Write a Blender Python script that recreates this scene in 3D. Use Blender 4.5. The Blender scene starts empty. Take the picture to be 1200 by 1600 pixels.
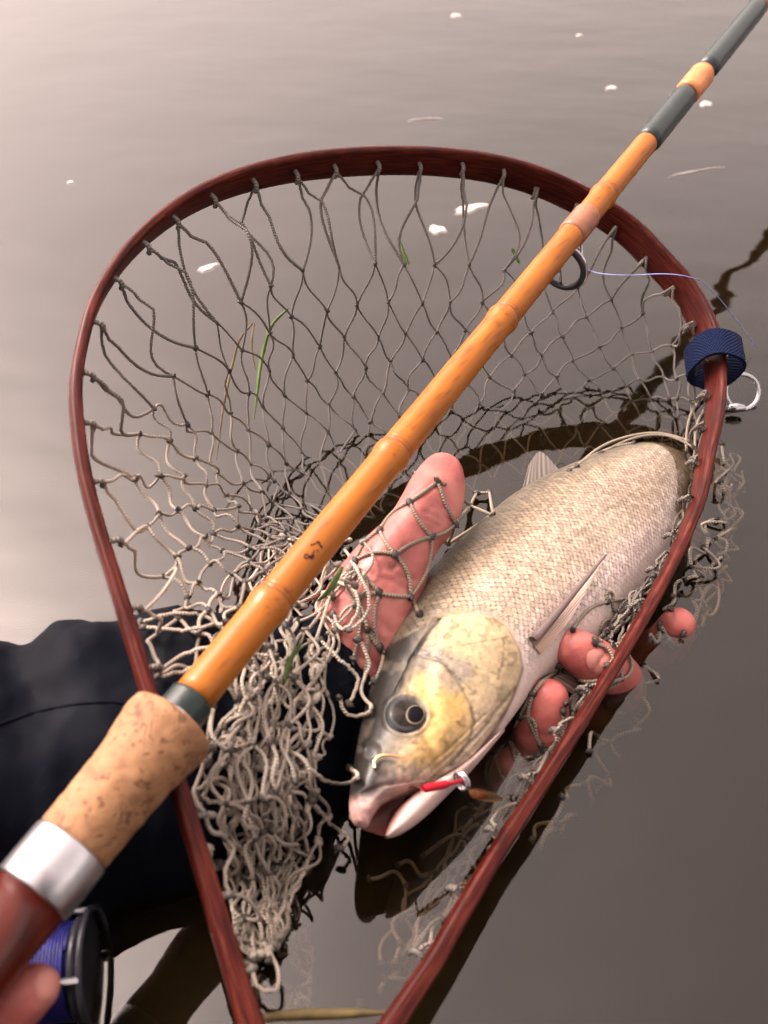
import bpy, bmesh, math, random
import numpy as np
from mathutils import Vector, Matrix
from mathutils.bvhtree import BVHTree

random.seed(7); rng = np.random.default_rng(7)
S = bpy.context.scene; COL = S.collection
R = math.radians

# ------------------------------------------------------------------ camera, sky, sun, exposure
FPX = 1600.0; PITCH = R(43.5); CAMZ = 0.315
cam_d = bpy.data.cameras.new('camera'); cam = bpy.data.objects.new('camera', cam_d); COL.objects.link(cam)
cam.location = (0, 0, CAMZ); cam.rotation_euler = (R(90) - PITCH, 0, 0)
cam_d.sensor_fit = 'VERTICAL'; cam_d.sensor_height = 24; cam_d.sensor_width = 18; cam_d.lens = 24 * FPX / 1600
cam_d.clip_start = 0.01; cam_d.clip_end = 500
cam_d.dof.use_dof = True; cam_d.dof.focus_distance = 0.43; cam_d.dof.aperture_fstop = 8.0
S.camera = cam

SUN_EL, SUN_AZ = R(50), R(-54)          # azimuth measured from +y (away from the camera), negative = left
W = bpy.data.worlds.new('World'); S.world = W; W.use_nodes = True
wn = W.node_tree.nodes; wl = W.node_tree.links; wn.clear()
sky = wn.new('ShaderNodeTexSky'); sky.sky_type = 'NISHITA'; sky.sun_disc = False
sky.sun_elevation = SUN_EL; sky.sun_rotation = SUN_AZ; sky.air_density = 1.0; sky.dust_density = 7.0; sky.ozone_density = 1.0
hs = wn.new('ShaderNodeHueSaturation'); hs.inputs['Saturation'].default_value = 0.12
tint = wn.new('ShaderNodeMix'); tint.data_type = 'RGBA'; tint.blend_type = 'MULTIPLY'; tint.inputs[0].default_value = 1
tint.inputs[7].default_value = (1.0, 0.81, 0.74, 1)
bg = wn.new('ShaderNodeBackground'); bg.inputs[1].default_value = 0.15
wo = wn.new('ShaderNodeOutputWorld')
wl.new(sky.outputs[0], hs.inputs['Color']); wl.new(hs.outputs[0], tint.inputs[6]); wl.new(tint.outputs[2], bg.inputs[0]); wl.new(bg.outputs[0], wo.inputs[0])

sun_d = bpy.data.lights.new('sun', 'SUN'); sun_d.energy = 0.5; sun_d.angle = R(10); sun_d.color = (1, 0.93, 0.85)
sun = bpy.data.objects.new('sun', sun_d); COL.objects.link(sun)
sdir = Vector((math.sin(SUN_AZ) * math.cos(SUN_EL), math.cos(SUN_AZ) * math.cos(SUN_EL), math.sin(SUN_EL)))
sun.rotation_euler = sdir.to_track_quat('Z', 'Y').to_euler(); sun.location = sdir * 3
S.view_settings.view_transform = 'Standard'; S.view_settings.look = 'None'; S.view_settings.exposure = 2.2; S.view_settings.gamma = 1
S.render.engine = 'CYCLES'; S.cycles.use_denoising = True; S.cycles.use_adaptive_sampling = True; S.cycles.adaptive_threshold = 0.03
S.cycles.max_bounces = 5; S.cycles.diffuse_bounces = 3; S.cycles.glossy_bounces = 3; S.cycles.transparent_max_bounces = 8; S.cycles.caustics_reflective = False

# ------------------------------------------------------------------ helpers
Fv = np.array([0, math.cos(PITCH), -math.sin(PITCH)]); Vv = np.array([0, math.sin(PITCH), math.cos(PITCH)]); Xv = np.array([1., 0, 0])
C0 = np.array([0, 0, CAMZ])
def ray(p):
    p = np.asarray(p, float)
    return Fv + (p[..., 0:1] - 600) / FPX * Xv + (800 - p[..., 1:2]) / FPX * Vv
def U(p, z):                       # picture point at a height above the water
    r = ray(p); return C0 + r * ((np.asarray(z, float) - CAMZ) / r[..., 2])[..., None] if np.ndim(z) else C0 + r * ((z - CAMZ) / r[..., 2:3])
def UD(p, d): return C0 + ray(p) * d   # picture point at a depth
def UP(p, o, n):                   # picture point on a plane
    r = ray(p); return C0 + r * (((o - C0) @ n) / (r @ n))[..., None]
def PX(P):
    q = np.asarray(P) - C0; d = q @ Fv
    return np.stack([600 + FPX * (q @ Xv) / d, 800 - FPX * (q @ Vv) / d], -1)
def nz(v): return v / np.linalg.norm(v)
def catmull(pts, n, closed=False):
    pts = np.asarray(pts, float); m = len(pts)
    seg = np.r_[0, np.cumsum(np.linalg.norm(np.diff(pts[:, :3], axis=0), axis=1) ** 0.5 + 1e-9)]
    t = np.linspace(0, seg[-1], n)
    # cubic hermite with finite-difference tangents
    d = np.gradient(pts, seg, axis=0)
    i = np.clip(np.searchsorted(seg, t, 'right') - 1, 0, m - 2); h = (seg[i + 1] - seg[i]); u = (t - seg[i]) / h
    u = u[:, None]; h = h[:, None]
    return (2*u**3-3*u**2+1)*pts[i] + (u**3-2*u**2+u)*h*d[i] + (-2*u**3+3*u**2)*pts[i+1] + (u**3-u**2)*h*d[i+1]
def resample(P, n):
    s = np.r_[0, np.cumsum(np.linalg.norm(np.diff(P[:, :3], axis=0), axis=1))]
    t = np.linspace(0, s[-1], n); return np.stack([np.interp(t, s, P[:, k]) for k in range(P.shape[1])], 1)
def smooth(e0, e1, x): x = np.clip((x - e0) / (e1 - e0), 0, 1); return x * x * (3 - 2 * x)

def hashn(ix, iy, k=0):
    h = np.sin(ix * 127.1 + iy * 311.7 + k * 74.7) * 43758.5453; return h - np.floor(h)
def vnoise(x, y, k=0):
    ix, iy = np.floor(x), np.floor(y); fx, fy = x - ix, y - iy; fx = fx*fx*(3-2*fx); fy = fy*fy*(3-2*fy)
    return (hashn(ix, iy, k)*(1-fx) + hashn(ix+1, iy, k)*fx)*(1-fy) + (hashn(ix, iy+1, k)*(1-fx) + hashn(ix+1, iy+1, k)*fx)*fy
def fbm(x, y, k=0, o=4): return sum(vnoise(x*2**i, y*2**i, k+i) * 0.5**(i+1) for i in range(o)) / (1 - 0.5**o)
def polydist(p, line):             # distance of points p (N,2) to a polyline
    line = np.asarray(line, float); best = np.full(len(p), 1e9)
    for a, b in zip(line[:-1], line[1:]):
        ab = b - a; t = np.clip(((p - a) @ ab) / (ab @ ab), 0, 1); best = np.minimum(best, np.linalg.norm(p - a - t[:, None]*ab, axis=1))
    return best
def inpoly(p, poly):
    poly = np.asarray(poly, float); x, y = p[:, 0], p[:, 1]; c = np.zeros(len(p), bool)
    for (x1, y1), (x2, y2) in zip(poly, np.roll(poly, -1, 0)):
        if y1 == y2: continue
        c ^= ((y1 > y) != (y2 > y)) & (x < (x2-x1)*(y-y1)/(y2-y1)+x1)
    return c
def sdpoly(p, poly):               # negative inside
    d = polydist(p, list(poly) + [poly[0]]); return np.where(inpoly(p, poly), -d, d)

def mesh(name, V, F, mat=None, parent=None, col=None, uv=None, smooth_=True, fcol=None):
    V = np.asarray(V, float); me = bpy.data.meshes.new(name)
    if isinstance(F, np.ndarray):
        nf, k = F.shape
        me.vertices.add(len(V)); me.vertices.foreach_set('co', V.ravel())
        me.loops.add(nf*k); me.loops.foreach_set('vertex_index', F.ravel().astype(np.int32))
        me.polygons.add(nf); me.polygons.foreach_set('loop_start', np.arange(0, nf*k, k, dtype=np.int32)); me.polygons.foreach_set('loop_total', np.full(nf, k, np.int32))
        me.update(calc_edges=True); me.validate()
    else:
        me.from_pydata(V.tolist(), [], [list(f) for f in F])
    if col is not None:
        a = me.color_attributes.new('Col', 'FLOAT_COLOR', 'POINT'); c = np.ones((len(V), 4)); c[:, :np.shape(col)[1]] = col; a.data.foreach_set('color', c.ravel())
    if uv is not None:
        l = me.uv_layers.new(name='UVMap'); vi = np.empty(len(me.loops), np.int32); me.loops.foreach_get('vertex_index', vi); l.data.foreach_set('uv', np.asarray(uv)[vi].ravel())
    if smooth_: me.polygons.foreach_set('use_smooth', np.ones(len(me.polygons), bool))
    if mat: me.materials.append(mat)
    me.update()
    o = bpy.data.objects.new(name, me); COL.objects.link(o)
    if parent: o.parent = parent
    return o
def thing(name, label, cat, group=None, kind=None):
    o = bpy.data.objects.new(name, None); COL.objects.link(o); o.empty_display_size = 0.01
    return tag(o, label, cat, group, kind)
def tag(o, label=None, cat=None, group=None, kind=None):
    for k, v in (('label', label), ('category', cat), ('group', group), ('kind', kind)):
        if v: o[k] = v
    return o

def frames(P):
    T = np.gradient(P, axis=0); T /= np.linalg.norm(T, axis=1)[:, None] + 1e-12
    a = np.array([0, 0, 1.]) if abs(T[0, 2]) < .9 else np.array([1., 0, 0])
    N = np.empty_like(P); n = a - T[0]*(a@T[0]); N[0] = n/np.linalg.norm(n)
    for i in range(1, len(P)):
        n = N[i-1] - T[i]*(N[i-1]@T[i]); N[i] = n/(np.linalg.norm(n)+1e-12)
    return T, N, np.cross(T, N)
class Tubes:
    def __init__(s, sides=6): s.k = sides; s.V = []; s.F = []; s.uv = []; s.col = []; s.n = 0
    def add(s, P, r, c=(1, 1, 1), cap=True):
        P = np.asarray(P, float); k = s.k; n = len(P); T, N, B = frames(P); r = np.broadcast_to(r, (n,))
        a = np.arange(k)/k*2*math.pi
        ring = P[:, None] + r[:, None, None]*(np.cos(a)[None, :, None]*N[:, None] + np.sin(a)[None, :, None]*B[:, None])
        L = np.r_[0, np.cumsum(np.linalg.norm(np.diff(P, axis=0), axis=1))]
        uv = np.stack([np.broadcast_to(a/(2*math.pi), (n, k)), np.broadcast_to(L[:, None], (n, k))], -1)
        i = np.arange(n-1)[:, None]*k; j = np.arange(k)[None]; j2 = (j+1) % k
        F = np.stack([i+j, i+j2, i+k+j2, i+k+j], -1).reshape(-1, 4) + s.n
        s.V.append(ring.reshape(-1, 3)); s.F.append(F); s.uv.append(uv.reshape(-1, 2)); s.col.append(np.tile(c, (n*k, 1))); s.n += n*k
        if cap:
            for e, sg in ((0, -1), (n-1, 1)):
                s.V.append((P[e] + sg*T[e]*r[e]*.4)[None]); s.uv.append([[0, L[e]]]); s.col.append([c]); ci = s.n; s.n += 1
                b = ci - n*k - (0 if e == 0 else 1) + e*k
                ff = [[b+q, b+(q+1) % k, ci, ci] for q in range(k)]
                s.F.append(np.array([[x[0], x[1], x[2], x[2]] for x in ff]))
    def blob(s, c, r, col=(1, 1, 1), seg=6, rings=4):
        # small knobbly knot
        a = np.arange(seg)/seg*2*math.pi; ph = np.linspace(0.25, math.pi-.25, rings); q = rng.normal(0, .15, (rings, seg))+1
        v = np.stack([np.sin(ph)[:, None]*np.cos(a), np.sin(ph)[:, None]*np.sin(a), np.broadcast_to(np.cos(ph)[:, None], (rings, seg))], -1)*q[..., None]*r
        M = np.linalg.qr(rng.normal(size=(3, 3)))[0]; v = v.reshape(-1, 3)*np.array([1, 1, 1.3])@M + c
        i = np.arange(rings-1)[:, None]*seg; j = np.arange(seg)[None]; j2 = (j+1) % seg
        F = np.stack([i+j, i+j2, i+seg+j2, i+seg+j], -1).reshape(-1, 4) + s.n
        s.V.append(v); s.F.append(F); s.uv.append(np.zeros((len(v), 2))); s.col.append(np.tile(col, (len(v), 1))); s.n += len(v)
    def build(s, name, mat, parent=None):
        F = np.concatenate(s.F); V = np.concatenate(s.V); uv = np.concatenate(s.uv); col = np.concatenate(s.col)
        tri = F[:, 2] == F[:, 3]
        if tri.any():
            Fl = [tuple(f) for f in F[~tri].tolist()] + [tuple(f[:3]) for f in F[tri].tolist()]
            return mesh(name, V, Fl, mat, parent, col, uv)
        return mesh(name, V, F, mat, parent, col, uv)
def loft(rings, closed_ends=True):   # rings (n,k,3) -> V,F list
    n, k = rings.shape[:2]; i = np.arange(n-1)[:, None]*k; j = np.arange(k)[None]; j2 = (j+1) % k
    F = np.stack([i+j, i+j2, i+k+j2, i+k+j], -1).reshape(-1, 4); V = rings.reshape(-1, 3)
    F = [tuple(f) for f in F.tolist()]
    if closed_ends: F.append(tuple(range(k-1, -1, -1))); F.append(tuple(range((n-1)*k, n*k)))
    return V, F
def lathe(axis_o, axis_d, prof, k=40):
    d = nz(axis_d); a = np.array([0, 0, 1.]); N = nz(a - d*(a@d)); B = np.cross(d, N); an = np.arange(k)/k*2*math.pi
    rings = np.array([axis_o + d*s + r*(np.cos(an)[:, None]*N + np.sin(an)[:, None]*B) for s, r in prof]); return rings
def capsule(pts, n=24, k=16, flat=1.0, up=None):
    """pts: (x,y,z,r) control points -> tapered tube with round ends"""
    Q = catmull(pts, n); P = Q[:, :3]; r = Q[:, 3]
    T, N, B = frames(P)
    if up is not None:
        N = np.array([nz(np.asarray(up) - t*(np.asarray(up)@t)) for t in T]); B = np.cross(T, N)
    a = np.arange(k)/k*2*math.pi; rings = []
    for e in np.linspace(0.12, 1, 6)[:-1]: rings.append((P[0] - T[0]*r[0]*math.sqrt(1-e*e), r[0]*e, N[0], B[0]))
    for i in range(n): rings.append((P[i], r[i], N[i], B[i]))
    for e in np.linspace(1, 0.12, 6)[1:]: rings.append((P[-1] + T[-1]*r[-1]*math.sqrt(1-e*e), r[-1]*e, N[-1], B[-1]))
    return loft(np.array([c + rr*(np.cos(a)[:, None]*nn*flat + np.sin(a)[:, None]*bb) for c, rr, nn, bb in rings]))
def union(name, parts, voxel, smooth_it=6):
    """voxel union of closed shapes into one continuous skin"""
    V = []; F = []; n = 0
    for v, f in parts: V.append(np.asarray(v)); F += [tuple(i+n for i in g) for g in f]; n += len(v)
    o = mesh(name, np.concatenate(V), F)
    m = o.modifiers.new('r', 'REMESH'); m.mode = 'VOXEL'; m.voxel_size = voxel
    m = o.modifiers.new('s', 'SMOOTH'); m.factor = .5; m.iterations = smooth_it
    dg = bpy.context.evaluated_depsgraph_get(); me = bpy.data.meshes.new_from_object(o.evaluated_get(dg))
    V = np.empty(len(me.vertices)*3); me.vertices.foreach_get('co', V); V = V.reshape(-1, 3)
    F = [tuple(p.vertices) for p in me.polygons]
    N = np.empty(len(me.vertices)*3); me.vertices.foreach_get('normal', N); N = N.reshape(-1, 3)
    bpy.data.objects.remove(o); bpy.data.meshes.remove(me)
    return V, F, N
COLL = []
def collider(V, F):
    V = np.asarray(V); vol = 0.
    for f in F:
        a = V[f[0]]
        for i in range(1, len(f)-1): b, c = V[f[i]], V[f[i+1]]; vol += a[0]*(b[1]*c[2]-b[2]*c[1])-a[1]*(b[0]*c[2]-b[2]*c[0])+a[2]*(b[0]*c[1]-b[1]*c[0])
    if vol < 0: F = [tuple(f)[::-1] for f in F]
    t = BVHTree.FromPolygons([tuple(v) for v in np.asarray(V).tolist()], [tuple(int(i) for i in f) for f in F]); COLL.append(t); return t
def cast(p, trees=None, miss=0.004):
    d = Vector(ray(np.asarray(p, float))); o = Vector(C0); best = None
    for t in (trees or COLL):
        h = t.ray_cast(o, d)
        if h[0] is not None and (best is None or h[3] < best[1]): best = (np.array(h[0]), h[3], np.array(h[1]))
    if best is None: return U(np.asarray(p, float), miss), np.array([0, 0, 1.])
    return best[0], best[2]
def pushout(P, gap):
    out = []
    for p in P:
        for t in COLL:
            co, n, i, d = t.find_nearest(Vector(p), 0.02)
            if co is not None:
                v = Vector(p) - co; s = v.dot(n)
                if s < 0: p = np.array(co + n*gap)
                elif d < gap: p = np.array(co) + np.array(n)*gap
        out.append(p)
    return np.array(out)

# ------------------------------------------------------------------ materials
def mat(name): 
    m = bpy.data.materials.new(name); m.use_nodes = True; nt = m.node_tree; return m, nt, nt.nodes['Principled BSDF']
def nd(nt, t, **kw):
    n = nt.nodes.new(t)
    for k, v in kw.items():
        if k.startswith('i_'): n.inputs[k[2:].replace('_', ' ')].default_value = v
        else: setattr(n, k, v)
    return n
def ramp(nt, fac, stops):
    r = nd(nt, 'ShaderNodeValToRGB'); e = r.color_ramp.elements
    while len(e) < len(stops): e.new(0.5)
    for i, (p, c) in enumerate(stops): e[i].position = p; e[i].color = (*c, 1)
    nt.links.new(fac, r.inputs[0]); return r.outputs[0]
def bump(nt, b, h, s, d=0.001):
    n = nd(nt, 'ShaderNodeBump'); n.inputs['Strength'].default_value = s; n.inputs['Distance'].default_value = d
    nt.links.new(h, n.inputs['Height']); nt.links.new(n.outputs[0], b.inputs['Normal']); return n
def noise(nt, scale, detail=4, rough=.55, vec=None, dim='3D'):
    n = nd(nt, 'ShaderNodeTexNoise', i_Scale=scale, i_Detail=detail, i_Roughness=rough)
    if vec is None: vec = nd(nt, 'ShaderNodeTexCoord').outputs['Object']
    nt.links.new(vec, n.inputs['Vector']); return n.outputs['Fac']
def mapping(nt, sc, out='Object', rot=(0, 0, 0)):
    t = nd(nt, 'ShaderNodeTexCoord'); m = nd(nt, 'ShaderNodeMapping'); m.inputs['Scale'].default_value = sc; m.inputs['Rotation'].default_value = rot
    nt.links.new(t.outputs[out], m.inputs[0]); return m.outputs[0]
def plain(name, c, rough=.5, metal=0, nsc=0, var=.25, bsc=0, bst=.3, bd=.0005, coat=0, spec=.22):
    m, nt, b = mat(name); b.inputs['Roughness'].default_value = rough; b.inputs['Metallic'].default_value = metal; b.inputs['Coat Weight'].default_value = coat*.35
    b.inputs['Coat Roughness'].default_value = .15; b.inputs['Specular IOR Level'].default_value = spec
    c = np.array(c)
    if nsc: nt.links.new(ramp(nt, noise(nt, nsc), [(.3, tuple(c*(1-var))), (.7, tuple(np.minimum(c*(1+var), 1)))]), b.inputs['Base Color'])
    else: b.inputs['Base Color'].default_value = (*c, 1)
    if bsc: bump(nt, b, noise(nt, bsc), bst, bd)
    return m
def math_(nt, op, a, b=None):
    n = nd(nt, 'ShaderNodeMath', operation=op)
    for i, x in enumerate((a, b)):
        if x is None: continue
        if isinstance(x, (int, float)): n.inputs[i].default_value = x
        else: nt.links.new(x, n.inputs[i])
    return n.outputs[0]

def make_water():
    m = bpy.data.materials.new('river_water'); m.use_nodes = True; nt = m.node_tree; nt.nodes.clear()
    out = nd(nt, 'ShaderNodeOutputMaterial'); fr = nd(nt, 'ShaderNodeFresnel', i_IOR=1.56)
    gl = nd(nt, 'ShaderNodeBsdfGlossy', i_Roughness=0.02); tr = nd(nt, 'ShaderNodeBsdfTransparent'); df = nd(nt, 'ShaderNodeBsdfDiffuse')
    df.inputs[0].default_value = (.40, .26, .10, 1); tr.inputs[0].default_value = (.97, .95, .92, 1)
    mx = nd(nt, 'ShaderNodeMixShader'); mx.inputs[0].default_value = .011; nt.links.new(tr.outputs[0], mx.inputs[1]); nt.links.new(df.outputs[0], mx.inputs[2])
    m2 = nd(nt, 'ShaderNodeMixShader'); nt.links.new(fr.outputs[0], m2.inputs[0]); nt.links.new(mx.outputs[0], m2.inputs[1]); nt.links.new(gl.outputs[0], m2.inputs[2])
    n1 = noise(nt, 9, 2, .5, mapping(nt, (1, 1.8, 1), rot=(0, 0, .5))); n2 = noise(nt, 40, 3, .5)
    h = math_(nt, 'ADD', n1, math_(nt, 'MULTIPLY', n2, .06))
    bp = nd(nt, 'ShaderNodeBump'); bp.inputs['Strength'].default_value = .35; bp.inputs['Distance'].default_value = .004; nt.links.new(h, bp.inputs['Height'])
    for x in (gl, fr): nt.links.new(bp.outputs[0], x.inputs['Normal'])
    nt.links.new(m2.outputs[0], out.inputs[0])
    ab = nd(nt, 'ShaderNodeVolumeAbsorption', i_Density=38); ab.inputs[0].default_value = (.62, .48, .22, 1); nt.links.new(ab.outputs[0], out.inputs['Volume'])
    return m
M = {'water': make_water(), 'bed': plain('river_mud', (.06, .045, .025), .9, nsc=8, bsc=30)}

def make_cord():
    m, nt, b = mat('net_cord'); at = nd(nt, 'ShaderNodeVertexColor', layer_name='Col'); uv = nd(nt, 'ShaderNodeUVMap'); sp = nd(nt, 'ShaderNodeSeparateXYZ'); nt.links.new(uv.outputs[0], sp.inputs[0])
    tw = math_(nt, 'SINE', math_(nt, 'ADD', math_(nt, 'MULTIPLY', sp.outputs[1], 2*math.pi/.0011), math_(nt, 'MULTIPLY', sp.outputs[0], 2*math.pi)))
    tw = math_(nt, 'ADD', math_(nt, 'MULTIPLY', tw, .5), .5)
    mx = nd(nt, 'ShaderNodeMix', data_type='RGBA', blend_type='MULTIPLY'); mx.inputs[0].default_value = 1
    nt.links.new(at.outputs[0], mx.inputs[6]); nt.links.new(ramp(nt, tw, [(.0, (.45, .42, .40)), (.45, (1, 1, 1))]), mx.inputs[7])
    nt.links.new(mx.outputs[2], b.inputs['Base Color']); b.inputs['Roughness'].default_value = .6; bump(nt, b, tw, .8, .0004); return m
M['cord'] = make_cord()
def make_wood():
    m, nt, b = mat('mahogany'); uv = mapping(nt, (55, 900, 1), 'UV'); g = noise(nt, 1, 6, .65, uv); big = noise(nt, 14, 3)
    c = ramp(nt, g, [(.28, (.006, .001, .001)), (.48, (.046, .0056, .004)), (.72, (.14, .028, .015))])
    mx = nd(nt, 'ShaderNodeMix', data_type='RGBA', blend_type='MULTIPLY'); mx.inputs[0].default_value = 1; nt.links.new(c, mx.inputs[6])
    nt.links.new(ramp(nt, big, [(.3, (.6, .55, .55)), (.65, (1, 1, 1))]), mx.inputs[7]); nt.links.new(mx.outputs[2], b.inputs['Base Color'])
    b.inputs['Roughness'].default_value = .42; b.inputs['Specular IOR Level'].default_value = .12; b.inputs['Coat Weight'].default_value = .04; b.inputs['Coat Roughness'].default_value = .2; bump(nt, b, g, .25, .0004); return m
M['wood'] = make_wood()
def make_vcol(name, rough, sss=0, coat=0, spec=.3, bsc=0, bst=.2, bd=.0004, rad=(.006, .002, .001)):
    m, nt, b = mat(name); at = nd(nt, 'ShaderNodeVertexColor', layer_name='Col'); nt.links.new(at.outputs[0], b.inputs['Base Color'])
    b.inputs['Roughness'].default_value = rough; b.inputs['Coat Weight'].default_value = coat; b.inputs['Specular IOR Level'].default_value = spec; b.inputs['Coat Roughness'].default_value = .1
    if sss: b.inputs['Subsurface Weight'].default_value = sss; b.inputs['Subsurface Radius'].default_value = rad; b.inputs['Subsurface Scale'].default_value = 1
    if bsc: bump(nt, b, noise(nt, bsc, 5), bst, bd)
    return m
M['fish'] = make_vcol('fish_skin', .34, coat=.05, spec=.2, bsc=700, bst=.3, bd=.0004)
M['fin'] = make_vcol('fish_fin', .35, coat=.3)
M['skin'] = make_vcol('skin', .45, sss=.15, coat=.10, bsc=520, bst=.5, bd=.0005)
M['eyeball'] = make_vcol('fish_eye', .16); M['eyeball'].node_tree.nodes['Principled BSDF'].inputs['Specular IOR Level'].default_value = .10
M['pupil'] = make_vcol('fish_pupil', .25, spec=.05)
M['bamboo'] = make_vcol('bamboo', .36, coat=.12, spec=.2, bsc=200, bst=.05)
M['chrome'] = plain('chrome', (.45, .45, .47), .2, 1, nsc=60, var=.1)
M['collar'] = plain('satin_aluminium', (.5, .5, .52), .33, 1, nsc=300, var=.08)
M['dark_metal'] = plain('black_ceramic', (.02, .02, .025), .25, nsc=100)
M['wrap'] = plain('green_thread_wrap', (.010, .019, .019), .3, nsc=250, var=.3, bsc=1500, bst=.4, coat=.5)
M['brown_wrap'] = plain('brown_thread_wrap', (.22, .09, .05), .35, nsc=250, bsc=1500, bst=.4, coat=.4)
M['ring_wrap'] = plain('amber_wrap', (.45, .16, .05), .35, nsc=250, bsc=1500, bst=.4, coat=.4)
M['ink'] = plain('purple_ink', (.03, .008, .012), .5, nsc=500)
M['strap'] = None
M['nail'] = plain('fingernail', (.42, .17, .145), .25, nsc=200, var=.08, coat=.3)
M['red'] = plain('red_tube', (.28, .004, .014), .45, nsc=200, spec=.2)
M['gold'] = plain('gold_hook', (.75, .45, .2), .22, 1, nsc=300)
M['blue_line'] = plain('blue_braid', (.012, .012, .10), .4, nsc=300, var=.5, bsc=900, bst=.5)
M['mono'] = plain('pale_blue_line', (.25, .3, .6), .3, nsc=80)
M['white_line'] = plain('white_line', (.75, .75, .75), .4, nsc=80)
M['grass'] = plain('grass', (.035, .07, .008), .5, nsc=60, var=.5)
M['reed'] = plain('dry_reed', (.07, .05, .018), .6, nsc=150, var=.5)
M['foam'] = plain('foam', (.42, .38, .36), .7, nsc=300, var=.15, bsc=700, bst=.6)
M['rubber'] = plain('ring_cap', (.75, .74, .70), .6, nsc=300)
def make_cork():
    m, nt, b = mat('cork'); v = mapping(nt, (1, 1, 1)); n1 = noise(nt, 160, 6, .7, v); n2 = noise(nt, 45, 3, .5, v)
    n3 = noise(nt, 150, 2, .5, mapping(nt, (1.6, .55, 1), rot=(0, 0, .7))); n4 = noise(nt, 420, 2, .5, v)
    c = ramp(nt, n1, [(.25, (.095, .037, .014)), (.45, (.20, .096, .039)), (.75, (.28, .148, .066))])
    mx = nd(nt, 'ShaderNodeMix', data_type='RGBA', blend_type='MULTIPLY'); nt.links.new(c, mx.inputs[6]); mx.inputs[0].default_value = 1
    n5 = noise(nt, 28, 2, .5, v); pit = ramp(nt, math_(nt, 'ADD', n3, math_(nt, 'MULTIPLY', math_(nt, 'GREATER_THAN', n5, .50), .3)), [(.40, (1, 1, 1)), (.425, (.36, .30, .26)), (.44, (1, 1, 1))]); pit2 = ramp(nt, n4, [(.33, (.5, .42, .36)), (.40, (1, 1, 1))])
    m2 = nd(nt, 'ShaderNodeMix', data_type='RGBA', blend_type='MULTIPLY'); m2.inputs[0].default_value = 1; nt.links.new(pit, m2.inputs[6]); nt.links.new(pit2, m2.inputs[7]); k3 = m2.outputs[2]
    nt.links.new(k3, mx.inputs[7]); nt.links.new(mx.outputs[2], b.inputs['Base Color']); b.inputs['Roughness'].default_value = .75
    bump(nt, b, k3, .5, .0006); return m
M['cork'] = make_cork()
def make_seat():
    m, nt, b = mat('rosewood'); g = noise(nt, 60, 6, .6, mapping(nt, (1, .15, .6), rot=(0, 0, .69)))
    nt.links.new(ramp(nt, g, [(.3, (.012, .0012, .001)), (.6, (.075, .008, .003)), (.8, (.14, .022, .008))]), b.inputs['Base Color']); b.inputs['Roughness'].default_value = .28; b.inputs['Specular IOR Level'].default_value = .3; b.inputs['Coat Weight'].default_value = .1; return m
M['seat'] = make_seat()
def make_fabric(name, c, sc, bst, rough=.7):
    m, nt, b = mat(name); n = noise(nt, 35, 4); c = np.array(c)
    nt.links.new(ramp(nt, n, [(.3, tuple(c*.7)), (.7, tuple(c*1.4))]), b.inputs['Base Color']); b.inputs['Roughness'].default_value = rough; b.inputs['Specular IOR Level'].default_value = .03
    wv = nd(nt, 'ShaderNodeTexVoronoi', i_Scale=sc); nt.links.new(nd(nt, 'ShaderNodeTexCoord').outputs['Object'], wv.inputs['Vector'])
    bump(nt, b, math_(nt, 'ADD', wv.outputs['Distance'], math_(nt, 'MULTIPLY', noise(nt, 90, 4), 1.5)), bst, .0008); return m
M['sleeve'] = make_fabric('navy_shell_fabric', (.0026, .0034, .0062), 1500, .08, .55)
M['cuff'] = make_fabric('neoprene_cuff', (.0045, .0055, .0095), 420, .7, .6)
def make_strap():
    m, nt, b = mat('navy_webbing'); uv = nd(nt, 'ShaderNodeUVMap'); sp = nd(nt, 'ShaderNodeSeparateXYZ'); nt.links.new(uv.outputs[0], sp.inputs[0])
    a = math_(nt, 'SINE', math_(nt, 'MULTIPLY', sp.outputs[0], 330)); c = math_(nt, 'SINE', math_(nt, 'MULTIPLY', sp.outputs[1], 200)); h = math_(nt, 'MULTIPLY', a, c)
    nt.links.new(ramp(nt, math_(nt, 'ADD', math_(nt, 'MULTIPLY', h, .5), .5), [(0, (.002, .004, .016)), (1, (.007, .014, .052))]), b.inputs['Base Color']); b.inputs['Roughness'].default_value = .7; b.inputs['Specular IOR Level'].default_value = .06; bump(nt, b, h, .6, .0006); return m
M['strap'] = make_strap()

# ------------------------------------------------------------------ water and bed
def make_grounds():
    s = 60
    mb = mesh('riverbed', [(-s, -s, -.5), (s, -s, -.5), (s, s, -.5), (-s, s, -.5)], [(0, 1, 2, 3)], M['bed']); tag(mb, kind='structure')
    # closed body of water, with a fine top near the camera so its skin can curl up against the wet wood
    n = 300; xs = np.r_[-s, np.linspace(-.45, .45, n), s]; ys = np.r_[-s, np.linspace(-.05, 1.0, n), s]
    X, Y = np.meshgrid(xs, ys); Z = np.zeros_like(X)
    k = len(xs); V = np.stack([X, Y, Z], -1).reshape(-1, 3)
    V[:, 2] += WATER_LIFT(V)
    i = np.arange(k-1)[:, None]*k; j = np.arange(k-1)[None]; F = np.stack([i+j, i+j+1, i+k+j+1, i+k+j], -1).reshape(-1, 4)
    base = len(V); V = np.concatenate([V, [(-s, -s, -.48), (s, -s, -.48), (s, s, -.48), (-s, s, -.48)]])
    row = lambda r: [r*k+c for c in range(k)]
    colm = lambda c: [r*k+c for r in range(k)]
    FL = [tuple(f) for f in F.tolist()]
    FL += [(base, base+3, base+2, base+1), tuple([base, base+1] + row(0)[::-1]), tuple([base+1, base+2] + colm(k-1)[::-1]), tuple([base+2, base+3] + row(k-1)), tuple([base+3, base] + colm(0))]
    w = mesh('river_water', V, FL, M['water']); tag(w, kind='structure')
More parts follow.
